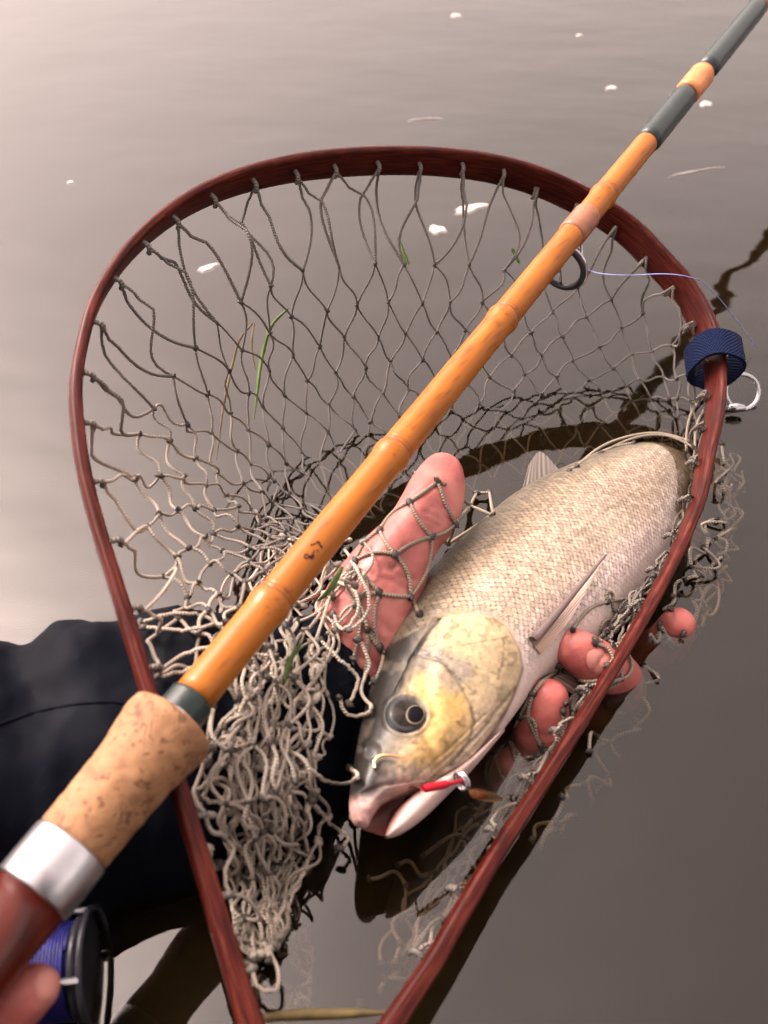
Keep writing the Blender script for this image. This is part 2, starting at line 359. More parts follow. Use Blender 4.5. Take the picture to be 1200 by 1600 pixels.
# ------------------------------------------------------------------ landing net frame
RIMPX = np.array([(440,1730),(418,1650),(386,1547),(362,1470),(333,1373),(290,1233),(235,1060),(205,960),(180,880),(155,800),(135,720),(125,650),(122,590),(130,530),(150,460),(185,400),(230,350),(290,305),(360,272),(450,248),(540,237),(620,234),(700,237),(780,248),(850,268),(920,300),(990,345),(1040,395),(1080,440),(1110,490),(1128,540),(1132,580),(1130,640),(1118,700),(1105,770),(1088,815),(1064,870),(1017,959),(965,1047),(907,1143),(852,1231),(797,1316),(744,1405),(690,1500),(643,1572),(594,1650),(545,1730)], float)
def rim_plane(tilt=26):
    A = U(np.array([744., 1397]), .022); B = U(np.array([1105., 770]), .026); d = nz(B-A); side = np.cross([0, 0, 1], d); t = R(tilt)
    u = side*math.cos(t)+np.array([0, 0, 1.])*math.sin(t); return A, nz(np.cross(d, u))
RO, RN = rim_plane(); RN = RN if RN[2] > 0 else -RN
RIM3 = UP(RIMPX, RO, RN)
RIM = resample(catmull(RIM3, 600), 400)
def rim_at_px(p):                   # nearest rim sample to a picture point
    return int(np.argmin(np.linalg.norm(PX(RIM) - np.asarray(p, float), axis=1)))
T_ = np.gradient(RIM, axis=0); T_ /= np.linalg.norm(T_, axis=1)[:, None]
RIM_IN = np.cross(RN, T_); cen = RIM.mean(0)
if ((cen - RIM[200]) @ RIM_IN[200]) < 0: RIM_IN = -RIM_IN
def WATER_LIFT(V):                  # water skin creeping up the wet right-hand arm
    q = RIM[250:385, :2] ; out = np.zeros(len(V)); m = (np.abs(V[:, 0]) < .45) & (V[:, 1] > -.05) & (V[:, 1] < 1)
    idx = np.where(m)[0]; P = V[idx, :2]; best = np.full(len(P), 9.)
    for a in q[::3]: best = np.minimum(best, np.linalg.norm(P-a, axis=1))
    out[idx] = .0*np.exp(-np.maximum(best-.0045, 0)/.0035); return out
make_grounds()

net = thing('landing_net', 'dark red wooden teardrop landing net with knotted grey cord bag', 'landing net')
def make_frame():
    k = 20; a = np.arange(k)/k*2*math.pi; n = len(RIM); rings = []; uv = []
    s = np.linspace(0, 1, n); L = np.r_[0, np.cumsum(np.linalg.norm(np.diff(RIM, axis=0), axis=1))]
    for i in range(n):
        e = min(i, n-1-i)/n
        w = .0021 + .0007*math.exp(-(e/.12)**2) + .004*math.exp(-e/.012); h = .0033 + .0049*smooth(.16, .42, e)
        ca, sa = np.cos(a), np.sin(a); ex = .55
        x = np.sign(ca)*np.abs(ca)**ex*w; y = np.sign(sa)*np.abs(sa)**ex*h
        rings.append(RIM[i] - RN*.0065 + x[:, None]*RIM_IN[i] + y[:, None]*RN); uv.append(np.stack([np.full(k, L[i]), (x+y)*1.0], 1))
    V, F = loft(np.array(rings)); o = mesh('frame', V, F, M['wood'], net, uv=np.concatenate(uv)); collider(V, F)
    # throat block and handle beyond the picture's lower edge
    a0, a1 = RIM[0], RIM[-1]; mid = (a0+a1)/2; ax = nz(mid - RIM[200]); ax = nz(ax - RN*(ax@RN)); sd = np.cross(RN, ax); hw = np.linalg.norm(a0-a1)/2
    rr = []
    for t, w, h in ((-.014, hw*1.02, .005), (0, hw*1.05, .0075), (.02, hw*.8, .009), (.045, .014, .010), (.075, .011, .010), (.12, .014, .012), (.16, .013, .012), (.17, .006, .006)):
        rr.append(mid - RN*.0065 + ax*t + np.cos(a)[:, None]*w*sd + np.sin(a)[:, None]*h*RN)
    V, F = loft(np.array(rr)); mesh('handle', V, F, M['wood'], net, uv=V[:, :2])
make_frame()

# ------------------------------------------------------------------ fish
FA = U(np.array([600., 1230]), .030); FB = U(np.array([1030., 740]), -.022); fax = nz(FB-FA)
fm = (FA+FB)/2; vd = nz(C0-fm); FN = nz(vd - fax*(vd@fax)); 
FSIDE = nz(np.cross(FN, fax))
def fish_plane(p): return UP(np.asarray(p, float), FA, FN)
DORS = [(572,1292),(556,1284),(549,1262),(551,1228),(559,1180),(571,1120),(588,1055),(607,1000),(630,955),(660,908),(700,862),(745,822),(790,785),(840,757),(890,735),(940,717),(982,708),(1014,716),(1042,727),(1066,734),(1088,736)]
VENT = [(573,1293),(580,1280),(592,1262),(612,1248),(650,1236),(695,1222),(735,1196),(778,1150),(812,1105),(842,1068),(885,1045),(930,1018),(970,975),(1005,930),(1035,880),(1050,838),(1060,808),(1070,786),(1080,772),(1090,763),(1098,758)]
THK =  [.0015,.0035,.0055,.0080,.0115,.0150,.0185,.0215,.0235,.0250,.0262,.0268,.0265,.0255,.0240,.0220,.0195,.0165,.0130,.0090,.0060]
fish = thing('fish', 'silver scaled fish with golden head and open mouth lying in the net', 'fish')
COVER = [(679,966),(727,960),(767,964),(793,985),(811,1017),(816,1045),(805,1080),(788,1117),(755,1163),(724,1206),(690,1215),(660,1150),(640,1060),(655,1010)]
CHEEK = [(645,1028),(662,1030),(690,1050),(712,1080),(728,1112),(730,1142),(715,1172),(690,1195),(655,1198),(628,1190),(650,1160),(664,1130),(660,1100),(640,1086),(622,1078),(632,1050)]
PREOP = [(652,1020),(675,1030),(695,1046),(714,1072),(733,1107),(738,1132),(729,1163),(700,1200)]
CRACK = [(684,970),(672,985),(656,1010),(645,1026),(632,1055),(619,1082)]
EYE = np.array([634., 1117])
SUBOP = [(800,1082),(775,1112),(745,1150),(700,1196),(660,1228)]
def shade_fish(P, V3, facing, t, hh):
    """height (m) and colour from a picture-like layout of the flank"""
    n = len(P); x, y = P[:, 0], P[:, 1]; f1 = fbm(x/60, y/60, 1); f2 = fbm(x/18, y/18, 5); f3 = fbm(x/5, y/5, 9, 3)
    ht = np.zeros(n); col = np.zeros((n, 3))
    # body: cream silver, darker towards the back, white to the belly; hh=+1 back, -1 belly
    back = smooth(.30, .90, hh + .10*(f2-.5)); bel = smooth(-.15, -.62, hh + .2*(f1-.5))
    flank = np.array([.40, .315, .235]); body = flank*(.86+.3*f1[:, None])
    body = body*(1-bel[:, None]) + np.array([.56, .46, .42])*bel[:, None]
    body = body*(1-.0*back[:, None])
    gold = smooth(.35, .7, hh)*(1-back); body = body*(1-gold[:, None]*.5) + np.array([.36, .25, .10])*gold[:, None]*.5
    rear = smooth(.60, .85, t); body = body*(1-.35*rear[:, None]) + np.array([.30, .27, .23])*rear[:, None]*.35
    body = body*(1-.82*back[:, None]) + np.array([.05, .045, .03])*.82*back[:, None]
    col[:] = body
    # scales: staggered rows of overlapping arcs
    a = (V3-FA)@fax + .0016*(f1-.5); b = (V3-FA)@FSIDE + .0022*(f1-.5); sz = .0031*(1-.25*t)
    row = b/(.00148); ri = np.floor(row)
    def scale_h(off):
        rr = ri+off; u = a/.0030 + .5*(np.mod(rr, 2)) + .08*np.sin(rr*1.7); ui = np.floor(u); jit = (hashn(ui, rr, 3)-.5)*.12
        du = u-ui-.35+jit; dv = (row-rr-.5)*.56
        return du, dv, ui, rr
    best = np.full(n, -1.); tone = np.zeros(n); edge = np.zeros(n)
    for off in (-1, 0, 1):
        du, dv, ui, rr = scale_h(off); d = np.sqrt((du*.9)**2+(dv*1.15)**2); inside = d < .66
        h = np.where(inside, 1.0-.9*(du+.5) - .0*d, -1); h = np.where(inside, .5+du*.9, -1)
        up = h > best; best = np.where(up, h, best); tone = np.where(up, hashn(ui, rr, 8), tone); edge = np.where(up, smooth(.48, .64, d), edge)
    best = np.clip(best, 0, 1)
    head = sdpoly(P, COVER); nape = polydist(P, [(684,968),(650,985),(625,1010)])
    skull = (y > 968 + (x-684)*-.55) & (x < 720)     # in front of the cover
    headreg = (head < 0) | skull
    edge_w = smooth(0, 14, np.where(headreg, 0, np.minimum(head, 60)))
    sc = edge_w*(1-smooth(-.55, -.85, hh)*.8)*smooth(1.02, .9, t)
    ht += sc*best*.00042
    col *= (1 - (sc*(edge*.78 + (1-best)*.22))[:, None]); col *= (1+(sc*(tone-.5)*.55)[:, None])
    # lateral line
    ll = np.abs(hh+.02+.06*np.sin(t*9)); col *= (1-(sc*.25*smooth(.03, .0, ll))[:, None])
    # ---- head
    hc = np.array([.41, .315, .185])*(.62+.7*f1[:, None]); pale = smooth(1100, 1260, y+.35*(x-640)); hc = hc*(1-pale[:, None]) + np.array([.50, .39, .30])*pale[:, None]
    ck = smooth(15, -13, sdpoly(P, CHEEK)+14*(f2-.5))*.8; hc = hc*(1-ck[:, None]*.85) + (np.array([.44, .27, .05])*(.6+.55*f2[:, None]))*ck[:, None]*.85
    lip = smooth(1195, 1225, y-.22*(x-600)); hc = hc*(1-lip[:, None]) + np.array([.44, .26, .235])*(.75+.4*f2[:, None])*lip[:, None]
    pr = polydist(P, PREOP); grey = smooth(26, 4, polydist(P, [(645,1020),(690,1035),(720,1052),(700,1075),(655,1028)])); hc = hc*(1-.65*grey[:, None]) + np.array([.17, .16, .15])*.65*grey[:, None]; mot = smooth(.52, .72, f2)*smooth(.4, .6, f1); hc = hc*(1-.35*mot[:, None]); pl = smooth(5, 0, pr+4*(f3-.5)); hc = hc*(1-.5*pl[:, None])
    for cx, cy, ex, ey in ((668,1022,790,1000),(668,1022,776,1060),(668,1022,742,1092),(672,1015,720,975)):
        g = smooth(5, 0, polydist(P, [(cx, cy), (ex, ey)]) + 4*f3); hc = hc*(1-.5*g[:, None])
    arc = smooth(4, 0, polydist(P, [(777,985),(783,1015),(780,1045),(772,1068)])+3*f3); hc *= (1-.6*arc[:, None])
    top = smooth(58, 26, 0*x + ((x-548) - .0) - (1-smooth(.0, 1., (1290-y)/330.))*0 - (np.interp(y, [950,1000,1055,1120,1180,1262,1290], [632,607,588,571,559,549,556])-548) + 26*(f2-.5))
    top = top*smooth(1262, 1235, y); 
    greytop = smooth(88, 45, (x-np.interp(y, [950,1000,1055,1120,1180,1262,1290], [632,607,588,571,559,549,556])) + 45*(f1-.5) + 18*(f3-.5))*smooth(1265, 1230, y)
    hc = hc*(1-.75*greytop[:, None]) + np.array([.085, .085, .082])*(.7+.6*f2[:, None])*.75*greytop[:, None]
    hc = hc*(1-.95*top[:, None]) + np.array([.014, .013, .012])*.95*top[:, None]
    cr = smooth(4.5, 1, polydist(P, CRACK)+3*(f3-.5)); hc *= (1-.9*cr[:, None])
    er = np.sqrt(((x-EYE[0])/30)**2 + ((y-EYE[1])/28)**2); eg = smooth(1.25, .95, er+.12*(f2-.5)); hc = hc*(1-.9*eg[:, None]) + np.array([.095, .10, .10])*.9*eg[:, None]
    nos = np.hypot((x-583)/14, (y-1174)/14); ng = smooth(1.1, .6, nos); hc = hc*(1-.85*ng[:, None]) + np.array([.05, .05, .055])*.85*ng[:, None]
    hc *= (.66+.62*f3[:, None]); spk = smooth(.62, .74, fbm(x/9, y/9, 21, 3)); hc *= (1-.35*spk[:, None]); bl = smooth(.60, .72, fbm(x/26, y/26, 31, 3)); hc = hc*(1-.35*bl[:, None]) + np.array([.16, .14, .11])*.35*bl[:, None]
    hw = smooth(4, -2, np.where(headreg, -6, head)); hw = np.maximum(hw, smooth(10, 0, np.where(skull, 0, 99)))
    hw = np.where(t < .9, hw, 0)
    col = col*(1-hw[:, None]) + hc*hw[:, None]
    rim = smooth(6, 0, np.abs(head)); col *= (1-.5*rim[:, None]*(1-hw[:, None]*.3))
    ht += .0020*smooth(3, -5, head)*smooth(660, 690, x+0*y) - .0004*smooth(8, 0, np.abs(head-4))
    ht += -.0006*smooth(5, 0, np.abs(pr)) + .0009*smooth(0, 60, -sdpoly(P, CHEEK))
    so = polydist(P, SUBOP); ht += -.0006*smooth(5, 0, so); col *= (1-.25*smooth(5, 0, so))[:, None]
    ht += -.0014*smooth(1.2, .7, er) + .0007*smooth(.25, 0, np.abs(er-1.15)) - .0014*ng - .0008*cr + .0004*(f2-.5)*hw
    ll = polydist(P, [(566,1240),(600,1226),(640,1222),(680,1212)]); ht += -.0008*smooth(6, 0, ll) ; lw = polydist(P, [(552,1262),(575,1262),(600,1240),(650,1228)]); ht += .0013*smooth(14, 2, lw)
    for q in range(5):   # throat folds
        l = polydist(P, [(790-q*9,1125-q*1),(740-q*12,1188-q*2),(690-q*14,1228)]); ht -= .0003*smooth(4, 0, l)*(y > 1100)
    return ht*facing, np.clip(col, .004, .9)
def make_fish():
    ns, k = 640, 340
    D = resample(np.concatenate([catmull(np.array(DORS, float), 800)], 0), 800); 
    def st(A, n): A = np.asarray(A, float); tt = np.linspace(0, 1, len(A)); return tt
    tt = np.linspace(0, 1, len(DORS)); q = np.linspace(0, 1, ns)
    def interp(A):
        A = np.asarray(A, float); A = A[:, None] if A.ndim == 1 else A; h = tt[1]; d = np.gradient(A, tt, axis=0); i = np.clip((q/h).astype(int), 0, len(tt)-2); u = ((q-tt[i])/h)[:, None]
        return (2*u**3-3*u**2+1)*A[i]+(u**3-2*u**2+u)*h*d[i]+(-2*u**3+3*u**2)*A[i+1]+(u**3-u**2)*h*d[i+1]
    Dp, Vp, w = fish_plane(interp(DORS)), fish_plane(interp(VENT)), interp(THK)[:, 0]
    # re-space stations evenly along the body
    mid = (Dp+Vp)/2; L = np.r_[0, np.cumsum(np.linalg.norm(np.diff(mid, axis=0), axis=1)+2e-5)]; L /= L[-1]; qq = np.interp(np.linspace(0, 1, ns), L, q)
    rs = lambda A: np.stack([np.interp(qq, q, A[:, c]) for c in range(A.shape[1])], 1)
    Dp, Vp, w = rs(Dp), rs(Vp), rs(w[:, None])[:, 0]
    a = np.arange(k)/k*2*math.pi; c, s = np.cos(a), np.sin(a)
    cc = np.sign(c)*np.abs(c)**1.0; ss = np.sign(s)*np.abs(s)**.85
    mid = (Dp+Vp)/2; h = (Dp-Vp)/2
    P3 = mid[:, None]+h[:, None]*cc[None, :, None]+w[:, None, None]*ss[None, :, None]*FN
    # lower jaw: its own tapering form, rooted inside the throat
    V = P3.reshape(-1, 3); hh = np.broadcast_to(cc, (ns, k)).ravel(); t = np.repeat(np.linspace(0, 1, ns), k); facing = np.broadcast_to(smooth(-.05, .12, ss), (ns, k)).ravel()
    p = PX(V); ht, col = shade_fish(p, V, facing, t, hh)
    V = V + FN*ht[:, None]
    i = np.arange(ns-1)[:, None]*k; j = np.arange(k)[None]; j2 = (j+1) % k; F = np.stack([i+j, i+k+j, i+k+j2, i+j2], -1).reshape(-1, 4)
    # jaw
    JD = [(606,1303),(612,1284),(628,1258),(655,1236),(700,1212),(740,1180)]; JV = [(608,1305),(632,1298),(662,1278),(702,1240),(738,1203),(775,1158)]; JT = [.001,.0045,.0065,.009,.0115,.014]
    nj, kj = 90, 80; q = np.linspace(0, 1, nj); tj = np.linspace(0, 1, len(JD)); ip = lambda A: np.stack([np.interp(q, tj, np.asarray(A, float).reshape(len(JD), -1)[:, c]) for c in range(np.asarray(A, float).reshape(len(JD), -1).shape[1])], 1)
    Jd, Jv, jw = fish_plane(resample(catmull(np.array(JD, float), 200), nj)), fish_plane(resample(catmull(np.array(JV, float), 200), nj)), ip(JT)[:, 0]
    jw = .0145*np.sqrt(np.clip(q, 0.004, 1))*.95; a = np.arange(kj)/kj*2*math.pi
    J = ((Jd+Jv)/2)[:, None]+((Jd-Jv)/2)[:, None]*np.cos(a)[None, :, None]+jw[:, None, None]*np.sin(a)[None, :, None]*FN - FN*.0015
    Jf = J.reshape(-1, 3); pj = PX(Jf); f = fbm(pj[:, 0]/30, pj[:, 1]/30, 3)
    cj = np.array([.55, .41, .365])*(.85+.3*f[:, None]); pk = smooth(.2, .9, np.broadcast_to(np.cos(a), (nj, kj)).ravel())*smooth(.75, .3, np.repeat(q, kj)); cj = cj*(1-.6*pk[:, None])+np.array([.55, .25, .22])*.6*pk[:, None]
    ig = np.arange(nj-1)[:, None]*kj; jg = np.arange(kj)[None]; FJ = np.stack([ig+jg, ig+kj+jg, ig+kj+(jg+1) % kj, ig+(jg+1) % kj], -1).reshape(-1, 4)+len(V)
    # mouth lining: a dark pocket between the jaws
    mp = np.array([(574,1290),(583,1268),(600,1250),(640,1238),(632,1256),(614,1282),(606,1300)], float); m3 = fish_plane(mp)-FN*.003; mc = fish_plane(np.array([628., 1245]))-FN*.009
    VM = np.concatenate([m3, [mc]]); nM = len(V)+len(Jf); FM = np.array([[nM+i, nM+(i+1) % len(mp), nM+len(mp), nM+len(mp)] for i in range(len(mp))])
    Vall = np.concatenate([V, Jf, VM]); call = np.concatenate([col, cj, np.tile([.10, .03, .025], (len(VM), 1))])
    FL = np.concatenate([F, FJ])
    Fall = [tuple(f) for f in FL.tolist()] + [tuple(f[:3]) for f in FM.tolist()]
    mesh('body', Vall, Fall, M['fish'], fish, call)
    # coarse collider
    sub = P3[::8, ::10]; collider(*loft(sub[:, ::-1]))
    # eye
    ec = fish_plane(EYE); hit, nn_ = cast(EYE, [COLL[-1]]); nn_ = nz(.6*nz(nn_)+.4*FN); ax = nz(np.cross(FSIDE, nn_)); by = np.cross(nn_, ax)
    e = bpy.data.objects.new('eye', None)
    def disc(r0, r1, bulge, off, colf, name, parent, mt, lift=0., asp=1., rot=0.):
        kk, rr = 48, 14; V = []; Cc = []
        for i in range(rr):
            u = i/(rr-1)
            for j in range(kk):
                an = j/kk*2*math.pi; x, y = r0*u*math.cos(an)*asp, r1*u*math.sin(an); x, y = x*math.cos(rot)-y*math.sin(rot), x*math.sin(rot)+y*math.cos(rot)
                V.append(hit + ax*(x+off[0]) + by*(y+off[1]) + nn_*(bulge*math.sqrt(max(0, 1-u*u*.97))-bulge*.17+lift)); Cc.append(colf(u, an))
        F = [((i*kk+j), (i+1)*kk+j, (i+1)*kk+(j+1) % kk, i*kk+(j+1) % kk) for i in range(rr-1) for j in range(kk)]
        return mesh(name, np.array(V), F, mt, parent, np.array(Cc))
    def iris(u, an):
        g = .5+.5*math.sin(an*3+1)+.2*math.sin(an*11); base = np.array([.045, .047, .05]) if u > .8 else np.array([.012, .010, .008])*(1+1.2*g)
        return base*(1-.4*smooth(.9, 1, u))
    eye = disc(.0062, .0058, .0020, (0, 0), iris, 'eye', fish, M['eyeball'])
    pd = PX(hit + by*0)  # picture-aligned offset of the pupil
    off3 = fish_plane(np.array([646., 1122])) - fish_plane(EYE); ox, oy = off3@ax, off3@by
    disc(.0037, .0030, .0010, (ox, oy), lambda u, an: np.array([.24, .20, .15]) if .90 < u < .96 else np.array([.015, .013, .011]) if u >= .96 else np.array([.004, .004, .006]), 'pupil', eye, M['pupil'], lift=.0016, rot=.25)
    # fins
    def fin(name, base, tip, nray, c0, c1, thick=.0006, lift=.0, zoff=None):
        base = catmull(np.array(base, float), nray*4); tip = catmull(np.array(tip, float), nray*4); n = len(base); V = []; Cc = []; m = 14
        b3 = base if base.shape[1] == 3 else fish_plane(base)+FN*lift; t3 = tip if tip.shape[1] == 3 else fish_plane(tip)+FN*lift
        for sgn in (1, -1):
            for i in range(n):
                for j in range(m):
                    u = j/(m-1); rr = .5+.5*math.cos(i/4*2*math.pi); p = b3[i]*(1-u)+t3[i]*u + FN*sgn*thick*(.35+.65*rr)*(1-.8*u)
                    V.append(p); Cc.append((np.array(c0)*(1-u)+np.array(c1)*u)*(.55+.45*rr)*(1 + .2*math.sin(i*5.1)))
        F = []
        for g in (0, 1):
            o = g*n*m
            for i in range(n-1):
                for j in range(m-1):
                    f = (o+i*m+j, o+(i+1)*m+j, o+(i+1)*m+j+1, o+i*m+j+1); F.append(f if g == 0 else f[::-1])
        return mesh(name, np.array(V), F, M['fin'], fish, np.clip(np.array(Cc), 0, 1))
    fin('dorsal_fin', [(815,772),(845,756),(880,740)], [(826,726),(843,706),(872,732)], 9, (.16, .14, .12), (.20, .17, .15))
    fin('tail_fin', [tuple(U(np.array(p), z)) for p, z in (((1082., 732), -.024), ((1090., 746), -.024), ((1094., 762), -.024))], [tuple(U(np.array(p), z)) for p, z in (((1125., 660), -.022), ((1125., 725), -.026), ((1150., 790), -.030))], 14, (.32, .28, .25), (.3, .27, .25))
    fin('anal_fin', [(1048,848),(1062,815),(1075,785)], [(1075,872),(1096,838),(1098,800)], 8, (.40, .30, .25), (.35, .25, .2))
    fin('pelvic_fin', [(860,1062),(875,1052),(890,1045)], [(905,1090),(925,1075),(930,1058)], 6, (.5, .36, .3), (.45, .3, .25))
    pb = [cast(p, [COLL[-1]])[0] for p in ((829,1006),(834,1016),(842,1026))]; pt = [cast(p, [COLL[-1]])[0]+FN*.004 for p in ((936,879),(918,915),(884,975))]
    pb = [x+FN*.0012 for x in pb]
    f = fin('pectoral_fin', [tuple(x) for x in pb], [tuple(x) for x in pt], 8, (.50, .34, .24), (.62, .48, .40), .0005)
    t = Tubes(8); t.add(catmull(np.array([pb[0]+FN*.0008, (pb[0]*.5+pt[0]*.5)+FN*.0035, pt[0]+FN*.001]), 16), np.linspace(.0019, .0004, 16), (.10, .07, .065)); t.build('fin_spine', M['fin'], f)
make_fish()
FISH_T = COLL[-1]

# ------------------------------------------------------------------ person: two hands and a dark sleeve
person = thing('person', 'person in a dark navy jacket cradling the fish with one bare hand', 'person')
def pts(*a): return np.array([[*U(np.array([x, y], float), z), r] for x, y, z, r in a])
def skin_cols(V, N, seed=0):
    f = fbm(V[:, 0]*140+7, (V[:, 1]+V[:, 2])*140, 2+seed); g = fbm(V[:, 0]*500, (V[:, 1]-V[:, 2])*500, 11+seed)
    c = np.array([.33, .096, .084])*(.70+.6*f[:, None]); c = c*(1-.4*smooth(.45, .75, f)[:, None]) + np.array([.46, .20, .165])*.4*smooth(.45, .75, f)[:, None]
    return c*(.92+.16*g[:, None])
def crease(V, line3, w, d, N):
    q = np.full(len(V), 9.)
    for a, b in zip(line3[:-1], line3[1:]):
        ab = b-a; t = np.clip(((V-a)@ab)/(ab@ab), 0, 1); q = np.minimum(q, np.linalg.norm(V-a-t[:, None]*ab, axis=1))
    return V - N*(d*np.exp(-(q/w)**2))[:, None], q
def make_hand():
    parts = []
    parts.append(capsule(pts((690,742,.046,.0092),(683,765,.047,.0112),(669,800,.047,.0120),(642,838,.045,.0115),(614,880,.040,.0145),(590,932,.032,.0185),(575,990,.022,.022),(560,1060,.010,.024)), 40, 20))
    parts.append(capsule(pts((440,1125,-.002,.026),(520,1090,.000,.027),(590,1040,-.006,.027),(680,1010,-.02,.025)), 20, 20))
    parts.append(capsule(pts((600,1060,-.012,.02),(700,1060,-.026,.021),(770,1060,-.030,.016)), 20, 18))
    parts.append(capsule(pts((620,1000,-.008,.02),(720,960,-.028,.02),(800,980,-.032,.015)), 20, 18))
    # fingers curl up round the belly
    parts.append(capsule(pts((720,1080,-.032,.010),(780,1160,-.030,.0095),(826,1180,-.016,.0093),(845,1135,.002,.0092),(856,1094,.012,.0080)), 40, 18))
    parts.append(capsule(pts((760,1050,-.034,.010),(870,1110,-.034,.010),(966,1095,-.022,.0095),(968,1062,-.006,.0094),(930,1036,.010,.0093),(899,1015,.017,.0082)), 44, 18))
    parts.append(capsule(pts((790,990,-.034,.011),(900,1030,-.034,.011),(1000,1030,-.026,.0095),(1045,1000,-.012,.0090),(1058,978,-.002,.0078)), 40, 18))
    parts.append(capsule(pts((690,1110,-.030,.010),(740,1190,-.032,.0095),(780,1225,-.024,.0092),(800,1200,-.012,.008)), 30, 16))
    V, F, N = union('hand', parts, .0013, 7)
    cols = skin_cols(V, N)
    pads = np.zeros(len(V))
    for p, z in (((857, 1090), .012), ((900, 1012), .012), ((690, 745), .046), ((1058, 976), .0)):
        pads = np.maximum(pads, np.exp(-(np.linalg.norm(V-U(np.array(p, float), z), axis=1)/.016)**2))
    cols = cols*(1-.45*pads[:, None]) + np.array([.40, .075, .065])*.45*pads[:, None]
    tree = BVHTree.FromPolygons([tuple(v) for v in V.tolist()], F)
    for ln, w, d in (([(664,798),(688,810),(708,828)], .0009, .0010), ([(672,788),(698,806),(708,815)], .0007, .0008), ([(660,808),(684,820),(700,836)], .0007, .0007), ([(676,780),(700,796)], .0006, .0005), ([(655,765),(672,758),(690,764)], .0008, .0004), ([(822,1150),(842,1146),(862,1152)], .0006, .0005), ([(925,1050),(938,1030),(948,1018)], .0008, .0008), ([(612,890),(625,870),(632,850)], .001, .0006), ([(545,1020),(575,1030),(600,1045)], .0012, .0008), ([(580,900),(610,905),(640,922)], .0012, .0006), ([(560,900),(592,890),(622,884)], .0011, .0005), ([(545,960),(570,985),(600,1005)], .0012, .0006), ([(560,950),(585,960),(612,985)], .001, .0004), ([(604,880),(626,900),(650,905)], .0012, .0007)):
        l3 = np.array([cast(p, [tree])[0] for p in ln]); V, q = crease(V, l3, w, d, N); cols *= (1-.22*np.exp(-(q/w)**2))[:, None]
    o = mesh('hand', V, F, M['skin'], person, cols); collider(V, F)
    return o
hand = make_hand(); HAND_T = COLL[-1]
def nail(px, tree, along, L, Wd, parent, lift=.0003):
    h, n = cast(px, [tree]); n = nz(n); al = nz(np.asarray(along) - n*(np.asarray(along)@n)); sd = np.cross(n, al); V = []; m = 14
    for i in range(m):
        for j in range(m):
            u, v = i/(m-1)*2-1, j/(m-1)*2-1; uu = u*math.sqrt(1-.5*v*v); vv = v*math.sqrt(1-.5*u*u)
            p = h + al*uu*L + sd*vv*Wd; q = tree.find_nearest(Vector(p)); V.append(np.array(q[0]) + np.array(q[1])*(lift+.0004*(1-u*u)*(1-v*v)))
    return mesh('fingernail', np.array(V), [(i*m+j, (i+1)*m+j, (i+1)*m+j+1, i*m+j+1) for i in range(m-1) for j in range(m-1)], M['nail'], parent)
nail((932, 1033), HAND_T, U(np.array([905., 1015]), .02)-U(np.array([945., 1050]), .01), .0055, .0045, hand)
def make_sleeve():
    parts = [capsule(pts((-260,1330,.0,.065),(-60,1270,.004,.060),(90,1240,.004,.052),(190,1200,.006,.051),(300,1180,.004,.048),(400,1150,.002,.043)), 40, 30),
             capsule(pts((110,1130,.028,.030),(175,1070,.032,.028),(235,1050,.034,.022),(300,1050,.030,.024)), 24, 20),
             capsule(pts((-200,1220,.02,.05),(-20,1160,.022,.038),(60,1150,.018,.03)), 24, 20)]
    V, F, N = union('sleeve', parts, .0028, 6)
    # soft cloth folds running across the arm
    a = nz(U(np.array([500., 1120]), 0)-U(np.array([0., 1260]), 0)); s = V@a; q = V@np.cross([0, 0, 1], a)
    f = fbm(s*38+q*10+3, q*9+V[:, 2]*14, 4, 3); g = fbm(s*70-q*30, q*40, 7, 3)
    V = V + N*((f-.5)*.020 + (g-.5)*.006)[:, None]
    sl = mesh('sleeve', V, F, M['sleeve'], person); collider(V, F)
    # stitched seam
    t = Tubes(6); sp = catmull(np.array([(-10., 1135), (60, 1112), (120, 1100), (185, 1098), (240, 1110)]), 40); t.add(np.array([cast(p, [COLL[-1]])[0] for p in sp]), .0006); t.build('seam', M['sleeve'], sl)
    parts = [capsule(pts((330,1165,.002,.044),(420,1140,.002,.041),(500,1100,.004,.034),(535,1085,.004,.031)), 30, 30)]
    V, F, N = union('cuff', parts, .0022, 4); f = fbm(V[:, 0]*60, V[:, 1]*60, 5, 3); V = V+N*((f-.5)*.006)[:, None]
    mesh('cuff', V, F, M['cuff'], person); collider(V, F)
make_sleeve()
